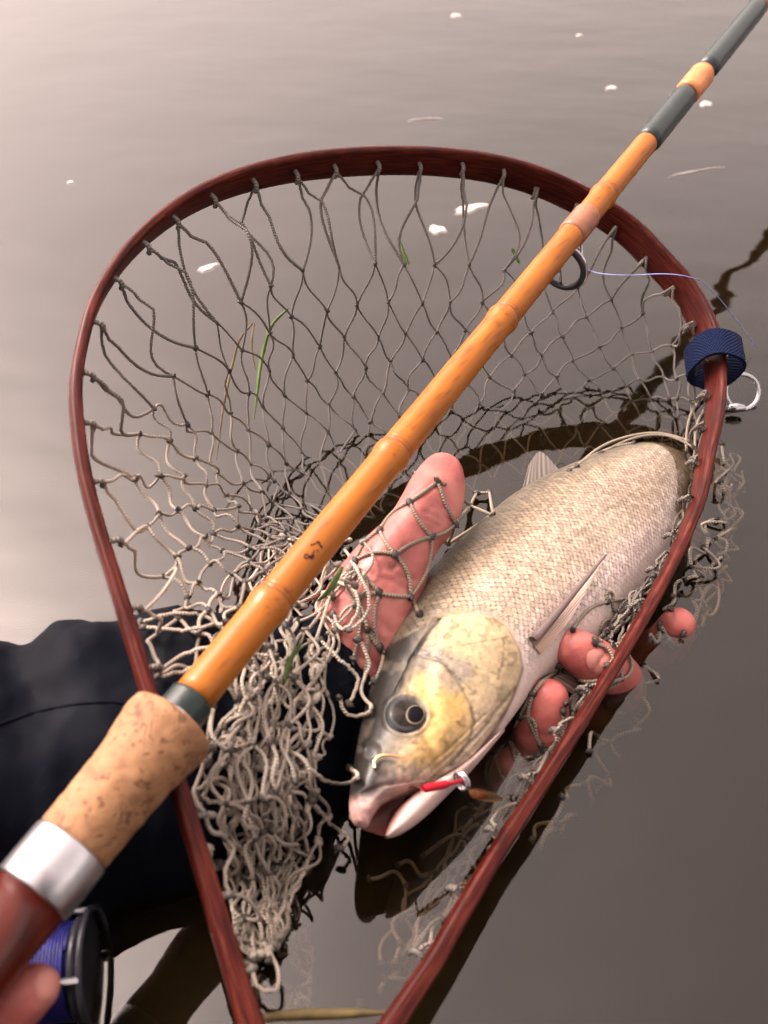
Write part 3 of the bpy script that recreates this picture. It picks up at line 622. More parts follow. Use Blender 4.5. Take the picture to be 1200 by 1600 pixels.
def make_torso():  # the person's unseen upper body behind the camera, added to shade the scene
    P = [capsule(np.array([[0, -.34, -.35, .17], [0, -.33, -.05, .165], [0, -.30, .18, .17], [0, -.28, .34, .15]]), 24, 28, 1.0),
         capsule(np.array([[-.17, -.28, .34, .075], [0, -.28, .38, .08], [.17, -.28, .34, .075]]), 20, 20),
         capsule(np.array([[-.19, -.27, .33, .068], [-.30, -.16, .17, .06], [-.33, -.02, .03, .056], [*U(np.array([-200., 1320]), .0), .055]]), 30, 20)]
    V, F, N = union('jacket', P, .007, 4); f = fbm(V[:, 0]*20, V[:, 2]*14, 5, 3); mesh('jacket', V+N*((f-.5)*.02)[:, None], F, M['sleeve'], person)
    H = [capsule(np.array([[0, -.27, .44, .055], [0, -.26, .50, .058]]), 10, 20), capsule(np.array([[0, -.25, .55, .075], [0, -.255, .60, .085], [0, -.265, .63, .083]]), 16, 24),
         capsule(np.array([[0, -.17, .575, .011], [0, -.160, .555, .014]]), 8, 12), capsule(np.array([[-.085, -.26, .56, .014], [-.088, -.262, .59, .016]]), 8, 12), capsule(np.array([[.085, -.26, .56, .014], [.088, -.262, .59, .016]]), 8, 12)]
    V, F, N = union('head', H, .004, 4); mesh('head', V, F, M['skin'], person, skin_cols(V, N, 5))
    V, F, N = union('cap', [capsule(np.array([[0, -.265, .635, .09], [0, -.27, .655, .086]]), 10, 24), capsule(np.array([[0, -.20, .63, .06], [0, -.14, .622, .05]]), 10, 20, .15, (0, 0, 1))], .004, 4); mesh('cap', V, F, M['cuff'], person)
make_torso()

# ------------------------------------------------------------------ fishing rod
RZ = RIM[rim_at_px((945, 318))]; RB = UD(np.array([945., 303]), (CAMZ-RZ[2]-.020)/-ray(np.array([945., 303]))[2]); RA = UD(np.array([310., 1080]), ((RB-C0)@Fv)*.645); pass; RD = nz(RB-RA)
def rod_s(px):                       # position along the rod axis of a picture point
    s = np.linspace(-.3, 1.2, 6000); q = PX(RA+s[:, None]*RD); return s[np.argmin(np.linalg.norm(q-np.asarray(px, float), axis=1))]
rod = thing('fishing_rod', 'bamboo fishing rod with cork grip lying across the net', 'fishing rod')
NODES = [rod_s(p) for p in ((425,935),(613,703),(785,492),(940,300),(1085,132),(1190,5))]
NODES += [NODES[-1]+.07*(i+1) for i in range(12)]
def rod_r(s): return .0063 - .0011*(s/.25)*.55 if s < .3 else max(.0056-(s-.3)*.003, .003)
def make_rod():
    s0, s1 = rod_s((300, 1092)), 1.15; S_ = []; 
    ss = np.unique(np.concatenate([np.arange(s0, s1, .004)] + [np.linspace(n-.008, n+.008, 41) for n in NODES])); ss = ss[(ss >= s0) & (ss <= s1)]
    prof = []; shade = []
    for s in ss:
        r = rod_r(s); g = 0; d = 0
        for n in NODES:
            x = s-n; r += .00075*math.exp(-((x+.0022)/.0032)**2) - .0004*math.exp(-((x-.0006)/.0005)**2) - .0003*math.exp(-((x-.0022)/.0004)**2)
            d = max(d, .85*math.exp(-((x-.0006)/.00045)**2), .6*math.exp(-((x-.0022)/.00035)**2), .25*math.exp(-((x)/.004)**2))
        prof.append((s, r)); shade.append(d)
    k = 40; rings = lathe(RA, RD, prof, k); V, F = loft(rings); shade = np.repeat(shade, k); a = np.tile(np.arange(k), len(ss)); s = np.repeat(ss, k)
    f = fbm(s*60, np.minimum(a, k-a)/k*8., 2); g = fbm(s*25, np.minimum(a, k-a)*1.3, 6); spk = smooth(.74, .82, fbm(s*900, np.minimum(a, k-a)*1.0, 8, 2))
    c = np.array([.275, .088, .009])*(.68+.6*f[:, None]); c = c*(1-.35*smooth(.5, .8, g)[:, None])+np.array([.34, .085, .008])*.35*smooth(.5, .8, g)[:, None]
    c = c*(1-.8*shade[:, None])+np.array([.10, .025, .012])*.8*shade[:, None]; c *= (1-.35*spk[:, None])
    mesh('blank', V, F, M['bamboo'], rod, c); collider(V, F); tree = COLL[-1]
    def sleeve(name, a, b, dr, m, flare=None, k=40):
        n = 14; pr = []
        for i in range(n):
            u = i/(n-1); s_ = a+(b-a)*u; e = min(u, 1-u)*(b-a); pr.append((s_, rod_r(s_)+dr*min(1, e/.0006+.15)))
        V, F = loft(lathe(RA, RD, pr, k)); return mesh(name, V, F, m, rod)
    sleeve('thread_wrap', rod_s((1008, 222)), rod_s((1072, 146)), .0009, M['wrap']); sleeve('thread_wrap', rod_s((1100, 112)), rod_s((1188, 8)), .0009, M['wrap'])
    sleeve('ferrule_ring', rod_s((1072, 146)), rod_s((1098, 114)), .0013, M['ring_wrap']); sleeve('guide_wrap', rod_s((889, 366)), rod_s((914, 333)), .0007, M['brown_wrap'])
    sleeve('winding_check', rod_s((272, 1127)), rod_s((302, 1090)), .0008, M['wrap'])
    # cork grip
    a, b = rod_s((110, 1326)), rod_s((272, 1127)); pr = []
    for u in np.linspace(0, 1, 60):
        r = np.interp(u, [0, .04, .15, .4, .62, .82, .93, .985, 1], [.0100, .0108, .0109, .0112, .0118, .0132, .0138, .0134, .0122]); pr.append((a+(b-a)*u, r))
    pr = [(a, .004)]+pr+[(b, .0068)]; V, F = loft(lathe(RA, RD, pr, 64)); f = fbm(V[:, 0]*300, V[:, 1]*300+V[:, 2]*200, 3); mesh('cork_grip', V + (V-RA-((V-RA)@RD)[:, None]*RD)*((f-.5)*.05)[:, None], F, M['cork'], rod); collider(V, F)
    V, F = loft(lathe(RA, RD, [(b-.0005, .0068), (b+.0008, .0078), (b+.0016, .0076), (b+.0018, .006)], 40)); mesh('grip_trim', V, F, M['rubber'], rod)
    c0, c1 = rod_s((45, 1398)), a+.0008; V, F = loft(lathe(RA, RD, [(c0, .0085), (c0+.0002, .0107), (c0+.0008, .0112), (c1-.0008, .0112), (c1, .0108), (c1, .006)], 64)); mesh('collar', V, F, M['collar'], rod)
    V, F = loft(lathe(RA, RD, [(c0-.11, .004), (c0-.109, .0102), (c0-.06, .0098), (c0-.02, .0102), (c0+.0006, .0104)], 64)); mesh('reel_seat', V, F, M['seat'], rod)
    # ring guide hanging under the blank
    gs = rod_s((880, 378)); gp = RA+RD*gs; up = np.array([0, 0, 1.]); dn = -nz(up-RD*(up@RD)); sd = np.cross(RD, dn); an = np.linspace(0, 2*math.pi, 33); gc = gp+dn*(.0125)
    rr = Tubes(10); rr.add(np.array([gc+.0100*(math.cos(x)*sd+math.sin(x)*dn) for x in an]), .0014, cap=False); g = rr.build('guide', M['dark_metal'], rod)
    rr = Tubes(8); rr.add(np.array([gc+RD*.0006+.0114*(math.cos(x)*sd+math.sin(x)*dn) for x in an]), .0007, cap=False)
    for sg in (-1, 1): rr.add(catmull(np.array([gp+RD*.016+dn*rod_r(gs), gp+RD*.008+dn*.007+sd*sg*.005, gc+sd*sg*.0088]), 10), .0007)
    rr.add(catmull(np.array([gp-RD*.010+dn*rod_r(gs), gp-RD*.004+dn*.010, gc+dn*.0088]), 10), .0007)
    rr.build('guide_frame', M['chrome'], g)
    # handwritten marks
    def ink(p, r): 
        t = Tubes(6); q = np.array([cast((440+x/10, 820+y/10), [tree])[0] for x, y in p]); t.add(q, r); return t.build('ink_mark', M['ink'], rod)
    ink(catmull(np.array([(460., 318), (475, 305), (520, 296), (545, 275), (560, 256), (580, 275)]), 14), .00022); ink([(575., 270), (592, 300), (612, 335), (628, 355)], .0004)
    ink([(462., 312), (472, 316)], .00045); ink([(552., 402), (564, 406)], .0004)
    th = np.linspace(0, 2*math.pi, 16); ink([(385+32*math.cos(x), 492+32*math.sin(x)) for x in th], .00026); ink([(430., 490), (450, 510), (470, 525), (490, 505), (500, 480), (478, 470), (455, 500), (440, 480)], .0004)
    ink([(483., 448), (498, 420), (514, 398)], .0002)
make_rod(); ROD_T = COLL[-2]

# ------------------------------------------------------------------ second hand on the reel seat, and the reel
def make_grip_hand():
    up = nz(np.array([0, 0, 1.])-RD*RD[2]); sd = np.cross(RD, up); 
    def q(s, ang, d): return RA+RD*s+d*(math.cos(ang)*up+math.sin(ang)*sd)
    sd_right = 1 if sd[0] > 0 else -1
    s0 = rod_s((20, 1432)); P = []
    tip = UD(np.array([52., 1546]), .262); mid_ = UD(np.array([0., 1580]), .262); bs = UD(np.array([-110., 1640]), .262)
    P.append(capsule(np.array([[*tip, .0068], [*(tip*.6+mid_*.4), .0080], [*mid_, .0088], [*bs, .014]]), 24, 18))
    palm = [q(s0-.05, -sd_right*1.9, .026), q(s0-.085, -sd_right*1.9, .028), q(s0-.12, -sd_right*1.9, .03)]
    P.append(capsule(np.array([[*palm[0], .017], [*palm[1], .019], [*palm[2], .018]]), 16, 18))
    P.append(capsule(np.array([[*bs, .014], [*palm[1], .018]]), 10, 16))
    for i in range(4):
        s = s0-.048-.021*i; rr = .0205
        P.append(capsule(np.array([[*q(s, sd_right*(-1.9-x), rr), w] for x, w in ((0, .011), (.9, .0095), (1.8, .009), (2.7, .0088), (3.4, .0080))]), 30, 14))
    wr = palm[2] - RD*.05 + np.array([-.01, -.02, -.02]); P.append(capsule(np.array([[*palm[1], .02], [*wr, .024]]), 12, 18))
    V, F, N = union('hand', P, .0014, 8); o = mesh('hand', V, F, M['skin'], person, skin_cols(V, N, 3)); t = BVHTree.FromPolygons([tuple(v) for v in V.tolist()], F)
    nail((80, 1535), t, tip-mid_, .006, .005, o)
    e = wr+np.array([-.10, -.16, -.10]); V, F, N = union('sleeve', [capsule(np.array([[*(wr-RD*.005), .031], [*((wr+e)/2), .04], [*e, .05]]), 20, 24)], .003, 4); f = fbm(V[:, 0]*50, V[:, 1]*50, 5, 3); mesh('sleeve', V+N*((f-.5)*.008)[:, None], F, M['sleeve'], person)
make_grip_hand()
def make_reel():
    reel = thing('fishing_reel', 'small silver reel loaded with blue braided line under the rod seat', 'reel')
    c = UD(np.array([72., 1520]), .305); e = UD(np.array([175., 1505]), .32); ax = nz(UD(np.array([168., 1550]), .34)-UD(np.array([70., 1440]), .335)); ax = nz(RD*.75+np.cross(RD, nz(np.array([0, 0, 1.])-RD*RD[2]))*1.0)
    if ax[0] < 0: ax = -ax
    c = c - ax*.002
    V, F = loft(lathe(c, ax, [(-.012, .0105), (-.0115, .0125), (-.006, .0132), (0, .0135), (.006, .0132), (.0115, .0125), (.012, .0105)], 48)); sp = mesh('line_spool', V, F, M['blue_line'], reel)
    t = Tubes(6); an = np.linspace(0, 2*math.pi*22, 900); d = nz(ax); N = nz(np.array([0, 0, 1.])-d*d[2]); B = np.cross(d, N)
    t.add(np.array([c+d*(-.0112+.0224*(x/an[-1]))+(.0136)*(math.cos(x)*N+math.sin(x)*B) for x in an]), .0006); t.build('wound_line', M['blue_line'], sp)
    for s in (-.0135, .0135):
        V, F = loft(lathe(c, ax, [(s-.0012, .012), (s-.0012, .0150), (s-.0004, .0156), (s+.0004, .0156), (s+.0012, .0150), (s+.0012, .012)], 64)); mesh('spool_flange', V, F, M['dark_metal'], reel)
    for s in (-.0165, .0165):
        t = Tubes(8); t.add(np.array([c+d*s+.0168*(math.cos(x)*N+math.sin(x)*B) for x in np.linspace(0, 2*math.pi, 49)]), .0011, cap=False); t.build('frame_ring', M['dark_metal'], reel)
    t = Tubes(10)
    for x in (.6, 2.2, 3.8, 5.4):
        p = .0168*(math.cos(x)*N+math.sin(x)*B); t = Tubes(10); t.add(np.array([c+p-d*.0165, c+p, c+p+d*.0165]), .0013); t.build('frame_pillar', M['chrome'], reel)
    s = rod_s((20, 1432)); ft = RA+RD*(s-.02); V, F = capsule(np.array([[*(c+nz(ft-c)*.018), .004], [*((c+ft)/2), .004], [*ft, .004]]), 12, 12); mesh('foot', V, F, M['chrome'], reel)
make_reel()

# ------------------------------------------------------------------ net cords
CR = .00068
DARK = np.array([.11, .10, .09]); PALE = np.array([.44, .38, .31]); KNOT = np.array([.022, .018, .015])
def strand(A, B, slack, side=None, n=9, seed=None):
    d = B-A; L = np.linalg.norm(d)+1e-9; t = np.linspace(0, 1, n)[:, None]
    o1, o2 = rng.normal(size=3), rng.normal(size=3)
    T = d/L; o1 -= T*(o1@T); o2 -= T*(o2@T)
    if side is not None: o1 = o1*.5+side; o2 = o2*.5+side
    w = np.sin(math.pi*t)*o1 + .5*np.sin(2*math.pi*t)*o2
    return A+d*t+w*L*slack*.35
NETK = [  # rim point, then inner points (x, y, height)
 ((375,1515), [(395,1500,.006),(420,1480,.002),(440,1460,-.004),(455,1440,-.008),(460,1420,-.008)]),
 ((345,1415), [(385,1400,.012),(415,1385,.010),(440,1370,.004),(455,1360,.0),(470,1350,-.004)]),
 ((300,1265), [(340,1245,.042),(375,1250,.046),(405,1240,.048),(430,1235,.047),(450,1230,.045)]),
 ((240,1075), [(300,1030,.056),(345,1000,.058),(390,985,.057),(430,970,.056),(470,960,.054)]),
 ((205,960),  [(275,955,.054),(330,945,.056),(380,935,.056),(430,925,.055),(480,915,.052)]),
 ((180,880),  [(255,905,.054),(315,910,.054),(370,900,.052),(430,890,.05),(490,880,.048)]),
 ((155,800),  [(235,840,.054),(300,865,.052),(365,870,.048),(430,865,.046),(490,865,.045)]),
 ((135,720),  [(215,765,.056),(285,815,.050),(355,845,.044),(425,850,.042),(490,855,.042)]),
 ((125,650),  [(215,715,.056),(280,775,.048),(345,820,.040),(415,840,.038),(490,850,.038)]),
 ((122,590),  [(215,665,.056),(290,740,.045),(350,800,.034),(420,830,.032),(490,845,.034)]),
 ((140,490),  [(255,620,.054),(320,710,.036),(370,780,.022),(430,820,.018),(500,845,.026)]),
 ((195,390),  [(300,545,.054),(360,650,.030),(400,740,.012),(450,800,.004),(520,840,.012)]),
 ((290,305),  [(365,480,.056),(410,590,.030),(440,690,.010),(480,770,-.004),(540,835,.000)]),
 ((400,260),  [(450,430,.058),(475,550,.032),(500,650,.010),(530,740,-.006),(580,815,-.006)]),
 ((520,239),  [(545,415,.058),(555,530,.034),(570,630,.010),(590,715,-.007),(630,790,-.010)]),
 ((640,234),  [(640,410,.056),(640,525,.034),(645,615,.010),(655,700,-.008),(690,770,-.012)]),
 ((760,245),  [(735,415,.054),(730,520,.032),(730,605,.008),(735,680,-.009),(755,750,-.014)]),
 ((870,275),  [(830,430,.046),(815,520,.026),(805,600,.005),(810,665,-.010),(820,735,-.015)]),
 ((960,325),  [(915,450,.038),(895,530,.020),(880,600,.002),(880,660,-.012),(885,715,-.016)]),
 ((1050,405), [(1005,490,.028),(985,555,.012),(970,610,-.002),(960,660,-.012),(955,700,-.018)]),
 ((1110,490), [(1070,560,.018),(1050,605,.006),(1035,640,-.004),(1020,670,-.013),(1005,695,-.018)]),
 ((1132,590), [(1098,640,.006),(1085,665,-.004),(1070,685,-.012),(1055,695,-.018),(1035,700,-.022)]),
 ((1115,720), [(1092,745,.004),(1082,765,-.004),(1075,780,-.01),(1068,790,-.018),(1060,795,-.024)]),
 ((1080,850), [(1062,855,.008),(1050,865,.008),(1040,875,.004),(1032,885,-.004),(1025,895,-.012)]),
 ((1020,962), [(1000,955,.012),(985,955,.017),(970,958,.018),(955,965,.014),(945,975,.008)]),
 ((940,1085), [(925,1085,.006),(910,1085,.004),(900,1090,.0),(890,1095,-.006),(880,1100,-.012)]),
 ((860,1205), [(845,1195,.004),(835,1195,.0),(822,1190,-.004),(812,1185,-.010),(800,1180,-.016)]),
 ((760,1375), [(745,1360,.002),(735,1345,-.004),(720,1335,-.008),(705,1330,-.014),(690,1320,-.018)]),
 ((690,1500), [(672,1490,.002),(655,1485,-.002),(640,1490,-.006),(620,1500,-.010),(600,1510,-.014)]),
]
def make_bag():
    ks = np.array([rim_at_px(p) for p, _ in NETK], float); grid = []
    for p, inn in NETK:
        i = rim_at_px(p); top = RIM[i]-RN*.005+RIM_IN[i]*.0046
        sc_ = max(1, RIM[i][2]/.085) if p[1] < 1000 else 1
        grid.append(np.array([top]+[U(np.array([x, y], float), z*(1+(sc_-1)*f) if z > 0 else z) for (x, y, z), f in zip(inn, (1, .7, .4, .1, 0))]))
    G = np.array(grid)                                   # (K,6,3)
    nl = 42; nr = 10; s_keys = np.interp(np.linspace(0, 1, nl*2+1), np.linspace(0, 1, len(ks)), np.arange(len(ks)))
    # loops spaced evenly along the rim
    rimpos = np.linspace(ks[0], ks[-1], nl*2+1); kk = np.interp(rimpos, ks, np.arange(len(ks)))
    def surf(k, t):
        i = int(min(k, len(ks)-1.001)); u = k-i; g = G[i]*(1-u)+G[i+1]*u; x = t*5; j = int(min(x, 4.999)); v = x-j; a, b = max(j-1, 0), min(j+2, 5)
        p0, p1, p2, p3 = g[a], g[j], g[j+1], g[b]
        return .5*((2*p1)+(-p0+p2)*v+(2*p0-5*p1+4*p2-p3)*v*v+(-p0+3*p1-3*p2+p3)*v**3)
    tl = [0, .20]+list(.20+.80*(np.arange(1, nr)/(nr-1))**.95)
    kn = {}; T = Tubes(6); loops = []
    for r in range(nr+1):
        for c in range(nl+1):
            m = 2*c+(r % 2); 
            if m > nl*2: continue
            k = kk[m]; p = surf(k, tl[r])
            if r == 0: i = int(rimpos[m]); p = RIM[i]-RN*(.005+.002*rng.random())+RIM_IN[i]*.0047
            else: p = p + rng.normal(size=3)*np.array([.0016, .0016, .0014])*(1 if r > 5 else .5)
            kn[r, m] = p
    for (r, m), p in list(kn.items()):
        if r: kn[r, m] = pushout([p], .0012)[0]
    for (r, m), p in kn.items():
        k = kk[m]; px = PX(p)
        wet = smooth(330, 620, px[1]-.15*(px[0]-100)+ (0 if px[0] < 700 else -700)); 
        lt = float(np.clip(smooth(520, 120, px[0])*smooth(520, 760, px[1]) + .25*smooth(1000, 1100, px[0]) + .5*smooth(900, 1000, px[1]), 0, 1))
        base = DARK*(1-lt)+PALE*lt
        for dm in (-1, 1):
            q = kn.get((r+1, m+dm))
            if q is None: continue
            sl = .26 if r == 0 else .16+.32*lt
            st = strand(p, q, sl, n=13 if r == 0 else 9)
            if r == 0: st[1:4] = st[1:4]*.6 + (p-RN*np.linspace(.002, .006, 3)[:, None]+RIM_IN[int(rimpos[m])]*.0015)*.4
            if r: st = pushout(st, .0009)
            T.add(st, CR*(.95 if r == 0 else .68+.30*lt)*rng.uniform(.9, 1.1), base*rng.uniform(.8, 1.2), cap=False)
        if r: T.blob(p, (.0010+.0003*lt)*rng.uniform(.85, 1.2), KNOT*rng.uniform(.7, 1.6))
        else:
            i = int(rimpos[m]); t = Tubes(8); p = p-RN*(.004 if m > nl else 0); t.add(catmull(np.array([p-RIM_IN[i]*.003+RN*.0012, p-RIM_IN[i]*.0002+RN*.0010, p+RIM_IN[i]*.0009-RN*.0005, p+RIM_IN[i]*.0008-RN*.0026]), 10), .0010, DARK*1.3); loops.append(t)
    o = T.build('net_bag', M['cord'], net); tag(o, kind='stuff')
    for t in loops: t.build('rim_loop', M['cord'], net)
make_bag()
def make_pile():
    """slack net heaped over the cuff and hanging towards the water"""
    Lp = catmull(np.array([(430,838),(395,905),(372,985),(345,1070),(335,1150),(330,1230),(345,1310),(352,1385),(372,1450),(395,1500)], float), 100)
    Rp = catmull(np.array([(548,845),(540,915),(525,985),(510,1060),(505,1110),(497,1180),(490,1250),(478,1320),(455,1390),(435,1470)], float), 100)
    T = Tubes(6)
    for layer in range(2):
        nc, nr_ = 8, 13; kn = {}
        ph = rng.random()*.5
        for r in range(nr_+1):
            for c in range(nc+1):
                v = np.clip(r/nr_+rng.normal(0, .018), 0, 1); u = (c+.5*(r % 2))/nc + .10*math.sin(r*1.3+layer*2)+rng.normal(0, .07); u = .5+(u-.5)*(.92+.12*math.sin(v*9+layer))
                i = v*99; i0 = int(min(i, 98)); f = i-i0; l = Lp[i0]*(1-f)+Lp[i0+1]*f; rr = Rp[i0]*(1-f)+Rp[i0+1]*f; p = l*(1-u)+rr*u
                h, n = cast(p, [t for t in COLL if t is not ROD_T and t is not COLL[0]][:-1] if False else [HAND_T, FISH_T, COLL[3], COLL[4]], .001)
                b = h + nz(C0-h)*(.001+.0035*layer+.003*rng.random()) ; 
                kn[r, c] = b
        for (r, c), p in kn.items():
            for q in (kn.get((r+1, c)), kn.get((r+1, c+(1 if r % 2 else -1)))):
                if q is None or rng.random() < .12: continue
                L = np.linalg.norm(q-p)
                if L > .05: continue
                sd = nz(C0-p)*rng.uniform(.0, .5); st = strand(p, q, rng.uniform(.35, 1.15), sd, 17); st = pushout(st, .0009)
                T.add(st, CR*rng.uniform(.72, .92), (PALE*1.05*rng.uniform(.7, 1.25)), cap=False)
            T.blob(p, .0013*rng.uniform(.9, 1.3), (PALE*.35 if rng.random() < .6 else PALE*.8))
    # big loose loops on the near side
    for ctrl in ([(245,1052),(290,1020),(345,1008),(405,990),(440,960)],[(248,1056),(300,1045),(330,1025),(380,1020),(430,1025)],[(220,972),(270,958),(320,962),(350,985),(400,1000)],[(225,980),(290,985),(335,975),(375,975)],
                 [(305,1240),(335,1215),(365,1225),(385,1260),(400,1290),(405,1330)],[(308,1247),(345,1255),(375,1280),(390,1320),(385,1370)],[(345,1348),(375,1345),(405,1365),(415,1400),(405,1440),(370,1430),(360,1400)],[(347,1352),(370,1370),(392,1400),(410,1460),(420,1500)],
                 [(375,1470),(405,1470),(430,1500),(432,1550),(400,1540),(395,1500)],[(330,1170),(350,1150),(375,1155),(390,1190),(372,1220),(360,1250)],[(325,1190),(345,1130),(390,1090),(420,1060)],[(350,1395),(372,1372),(400,1352),(430,1345)],
                 [(540,860),(562,900),(578,935),(570,965),(545,985)],[(520,905),(555,925),(560,955),(535,985),(520,960)],[(560,1000),(580,1040),(560,1080),(585,1110),(545,1120),(530,1090)],[(500,1000),(535,1035),(560,1060),(545,1100)],[(470,1190),(520,1225),(560,1215),(548,1200)],[(488,1250),(520,1290),(545,1310),(530,1325)]):
        c3 = []
        for p in catmull(np.array(ctrl, float), 26):
            h, n = cast(p, [HAND_T, FISH_T, COLL[3], COLL[4]], .002); c3.append(h+nz(C0-h)*.006)
        c3 = np.array(c3)
        for q in range(3): c3[1:-1] = (c3[:-2]+2*c3[1:-1]+c3[2:])/4
        T.add(c3+rng.normal(0, .0002, c3.shape), CR*.95, PALE*1.15*rng.uniform(.85, 1.15)); T.blob(c3[0], .0014, KNOT*2); T.blob(c3[-1], .0014, KNOT*2)
    tag(T.build('net_heap', M['cord'], net), kind='stuff')
make_pile()
def make_drape():
    """meshes stretched over the thumb, the fingers and the belly"""
    T = Tubes(6); tr = [HAND_T, FISH_T]
    K = dict(a=(648,738), b=(684,752), c=(640,784), d=(712,818), e=(593,828), f=(675,839), g=(618,866), h=(593,927), i=(642,932), j=(555,875), k=(555,892), l=(593,1012), m=(735,790), n=(745,770), o=(560,935), p=(575,985), q=(552,1030), r=(600,1020), s=(565,1085), t=(585,1065), u=(655,960), v=(700,850), w=(765,770), x=(770,805))
    E = ['ab','bc','bd','ce','cf','eg','fd','fg','fi2','gj','gi','hi','hk','ho','hl','ej','bm','dm','dv','mn','nw','mx','vx','wx','op','pl','oq','pr','lr','qs','ps','rt','st','iu','fv']
    P = {k: None for k in K}
    for k, p in K.items(): h, n = cast(p, tr, .002); P[k] = h+nz(C0-h)*.0012
    for e in E:
        a, b = e[0], e[1]; pa, pb = np.array(K[a], float), np.array(K[b], float); n = 12; q = pa+(pb-pa)*np.linspace(0, 1, n)[:, None]; d = pb-pa; nn = np.array([-d[1], d[0]])
        q = q+np.sin(np.linspace(0, math.pi, n))[:, None]*nn*rng.uniform(-.12, .12)
        c3 = []
        for i, pp in enumerate(q):
            u = i/(n-1); lin = P[a]*(1-u)+P[b]*u; h, _ = cast(pp, tr, -.2)
            c3.append(h+nz(C0-h)*.0008 if np.linalg.norm(h-lin) < .02 else lin)
        c3 = np.array(c3); c3[1:-1] = (c3[:-2]+2*c3[1:-1]+c3[2:])/4
        T.add(c3, CR*1.05, np.array([.24, .20, .15])*rng.uniform(.85, 1.25), cap=False)
    for k in K: T.blob(P[k], .0014, KNOT*1.3)
    # loops by the fingers and over the belly
    for ctrl in ([(895,985),(905,968),(925,948),(950,940),(975,936),(1000,930)],[(950,940),(945,930),(952,922),(960,930),(955,945),(965,965),(985,965),(1000,958)],[(1000,930),(1015,925),(1030,905),(1045,880),(1058,858)],[(965,965),(945,970),(938,985),(950,990),(960,975)],[(930,1000),(955,1003),(975,995),(1000,975)],[(985,965),(1000,945),(1012,940),(1030,925)],[(930,1005),(948,1012),(958,1030),(950,1040)],
                 [(880,1045),(895,1058),(915,1065),(940,1062)],[(832,1085),(850,1062),(866,1052),(872,1040)],[(832,1085),(825,1120),(835,1145),(845,1165)],[(812,1120),(800,1150),(805,1185),(815,1210)],[(812,1120),(835,1125),(838,1150),(850,1172),(872,1168)],[(880,1112),(880,1140),(868,1165),(850,1172)],[(885,1100),(905,1085),(925,1072),(945,1068)],[(812,1120),(828,1090),(845,1068),(870,1048)],[(850,1172),(835,1185),(825,1200),(828,1220)],
                 [(1040,1000),(1050,1012),(1062,1008),(1068,990)],[(1032,975),(1045,998),(1056,1010)],[(1075,790),(1055,810),(1050,840),(1060,860)],[(1060,850),(1040,862),(1030,880),(1010,905)],
                 [(1098,620),(1078,650),(1072,700),(1080,740)],[(1100,640),(1088,665),(1086,710),(1090,750)],[(1100,700),(1085,720),(1082,750),(1095,770)],[(940,708),(975,690),(1010,680),(1050,682),(1085,700)],[(900,730),(935,700),(980,682),(1030,676),(1080,690)],[(890,735),(920,715),(960,698),(990,692)]):
        c3 = []
        for p in catmull(np.array(ctrl, float), 20):
            h, n = cast(p, tr, .001); c3.append(h+nz(C0-h)*.0014)
        c3 = np.array(c3)
        for q in range(3): c3[1:-1] = (c3[:-2]+2*c3[1:-1]+c3[2:])/4
        T.add(c3, CR*1.05, np.array([.25, .21, .16])*rng.uniform(.8, 1.25)); T.blob(c3[0], .0013, KNOT); T.blob(c3[-1], .0013, KNOT)
    # slack meshes hanging outside the right-hand arm into the water, and sunk between the jaws of the frame
    def patch(Lp, Rp, nc, nr_, z0, z1, tone, slack=(.3, .9), keep=.9):
        Lp, Rp = catmull(np.array(Lp, float), 60), catmull(np.array(Rp, float), 60); kn = {}
        for r in range(nr_+1):
            for c in range(nc+1):
                v = np.clip(r/nr_+rng.normal(0, .012), 0, 1)*59; i0 = int(min(v, 58)); f = v-i0; u = np.clip((c+.5*(r % 2))/nc+rng.normal(0, .10), 0, 1.05)
                p = (Lp[i0]*(1-f)+Lp[i0+1]*f)*(1-u)+(Rp[i0]*(1-f)+Rp[i0+1]*f)*u; kn[r, c] = U(p, z0+(z1-z0)*u+rng.normal(0, .002))
        for (r, c), p in kn.items():
            for q in (kn.get((r+1, c)), kn.get((r+1, c+(1 if r % 2 else -1)))):
                if q is not None and rng.random() < keep: T.add(strand(p, q, rng.uniform(*slack), None, 11), CR, tone*rng.uniform(.75, 1.2), cap=False)
            T.blob(p, .0013, KNOT)
    patch([(1128,690),(1122,780),(1092,860),(1050,940),(1015,1000)], [(1160,730),(1158,800),(1128,880),(1112,950),(1060,1020)], 3, 12, .004, -.012, PALE*.7)
    patch([(1010,1030),(950,1130),(890,1220),(830,1310)], [(1020,1060),(975,1165),(915,1260),(845,1330)], 1, 8, .0, -.02, PALE*.6, keep=.7)
    patch([(345,1480),(360,1540),(370,1600)], [(470,1450),(480,1510),(500,1570)], 4, 4, .0, -.02, PALE*.7, keep=.7)
    patch([(560,1380),(620,1480),(560,1570)], [(760,1290),(730,1380),(640,1520)], 3, 6, -.012, -.022, PALE*.5, keep=.6)
    tag(T.build('net_drape', M['cord'], net), kind='stuff')
make_drape()

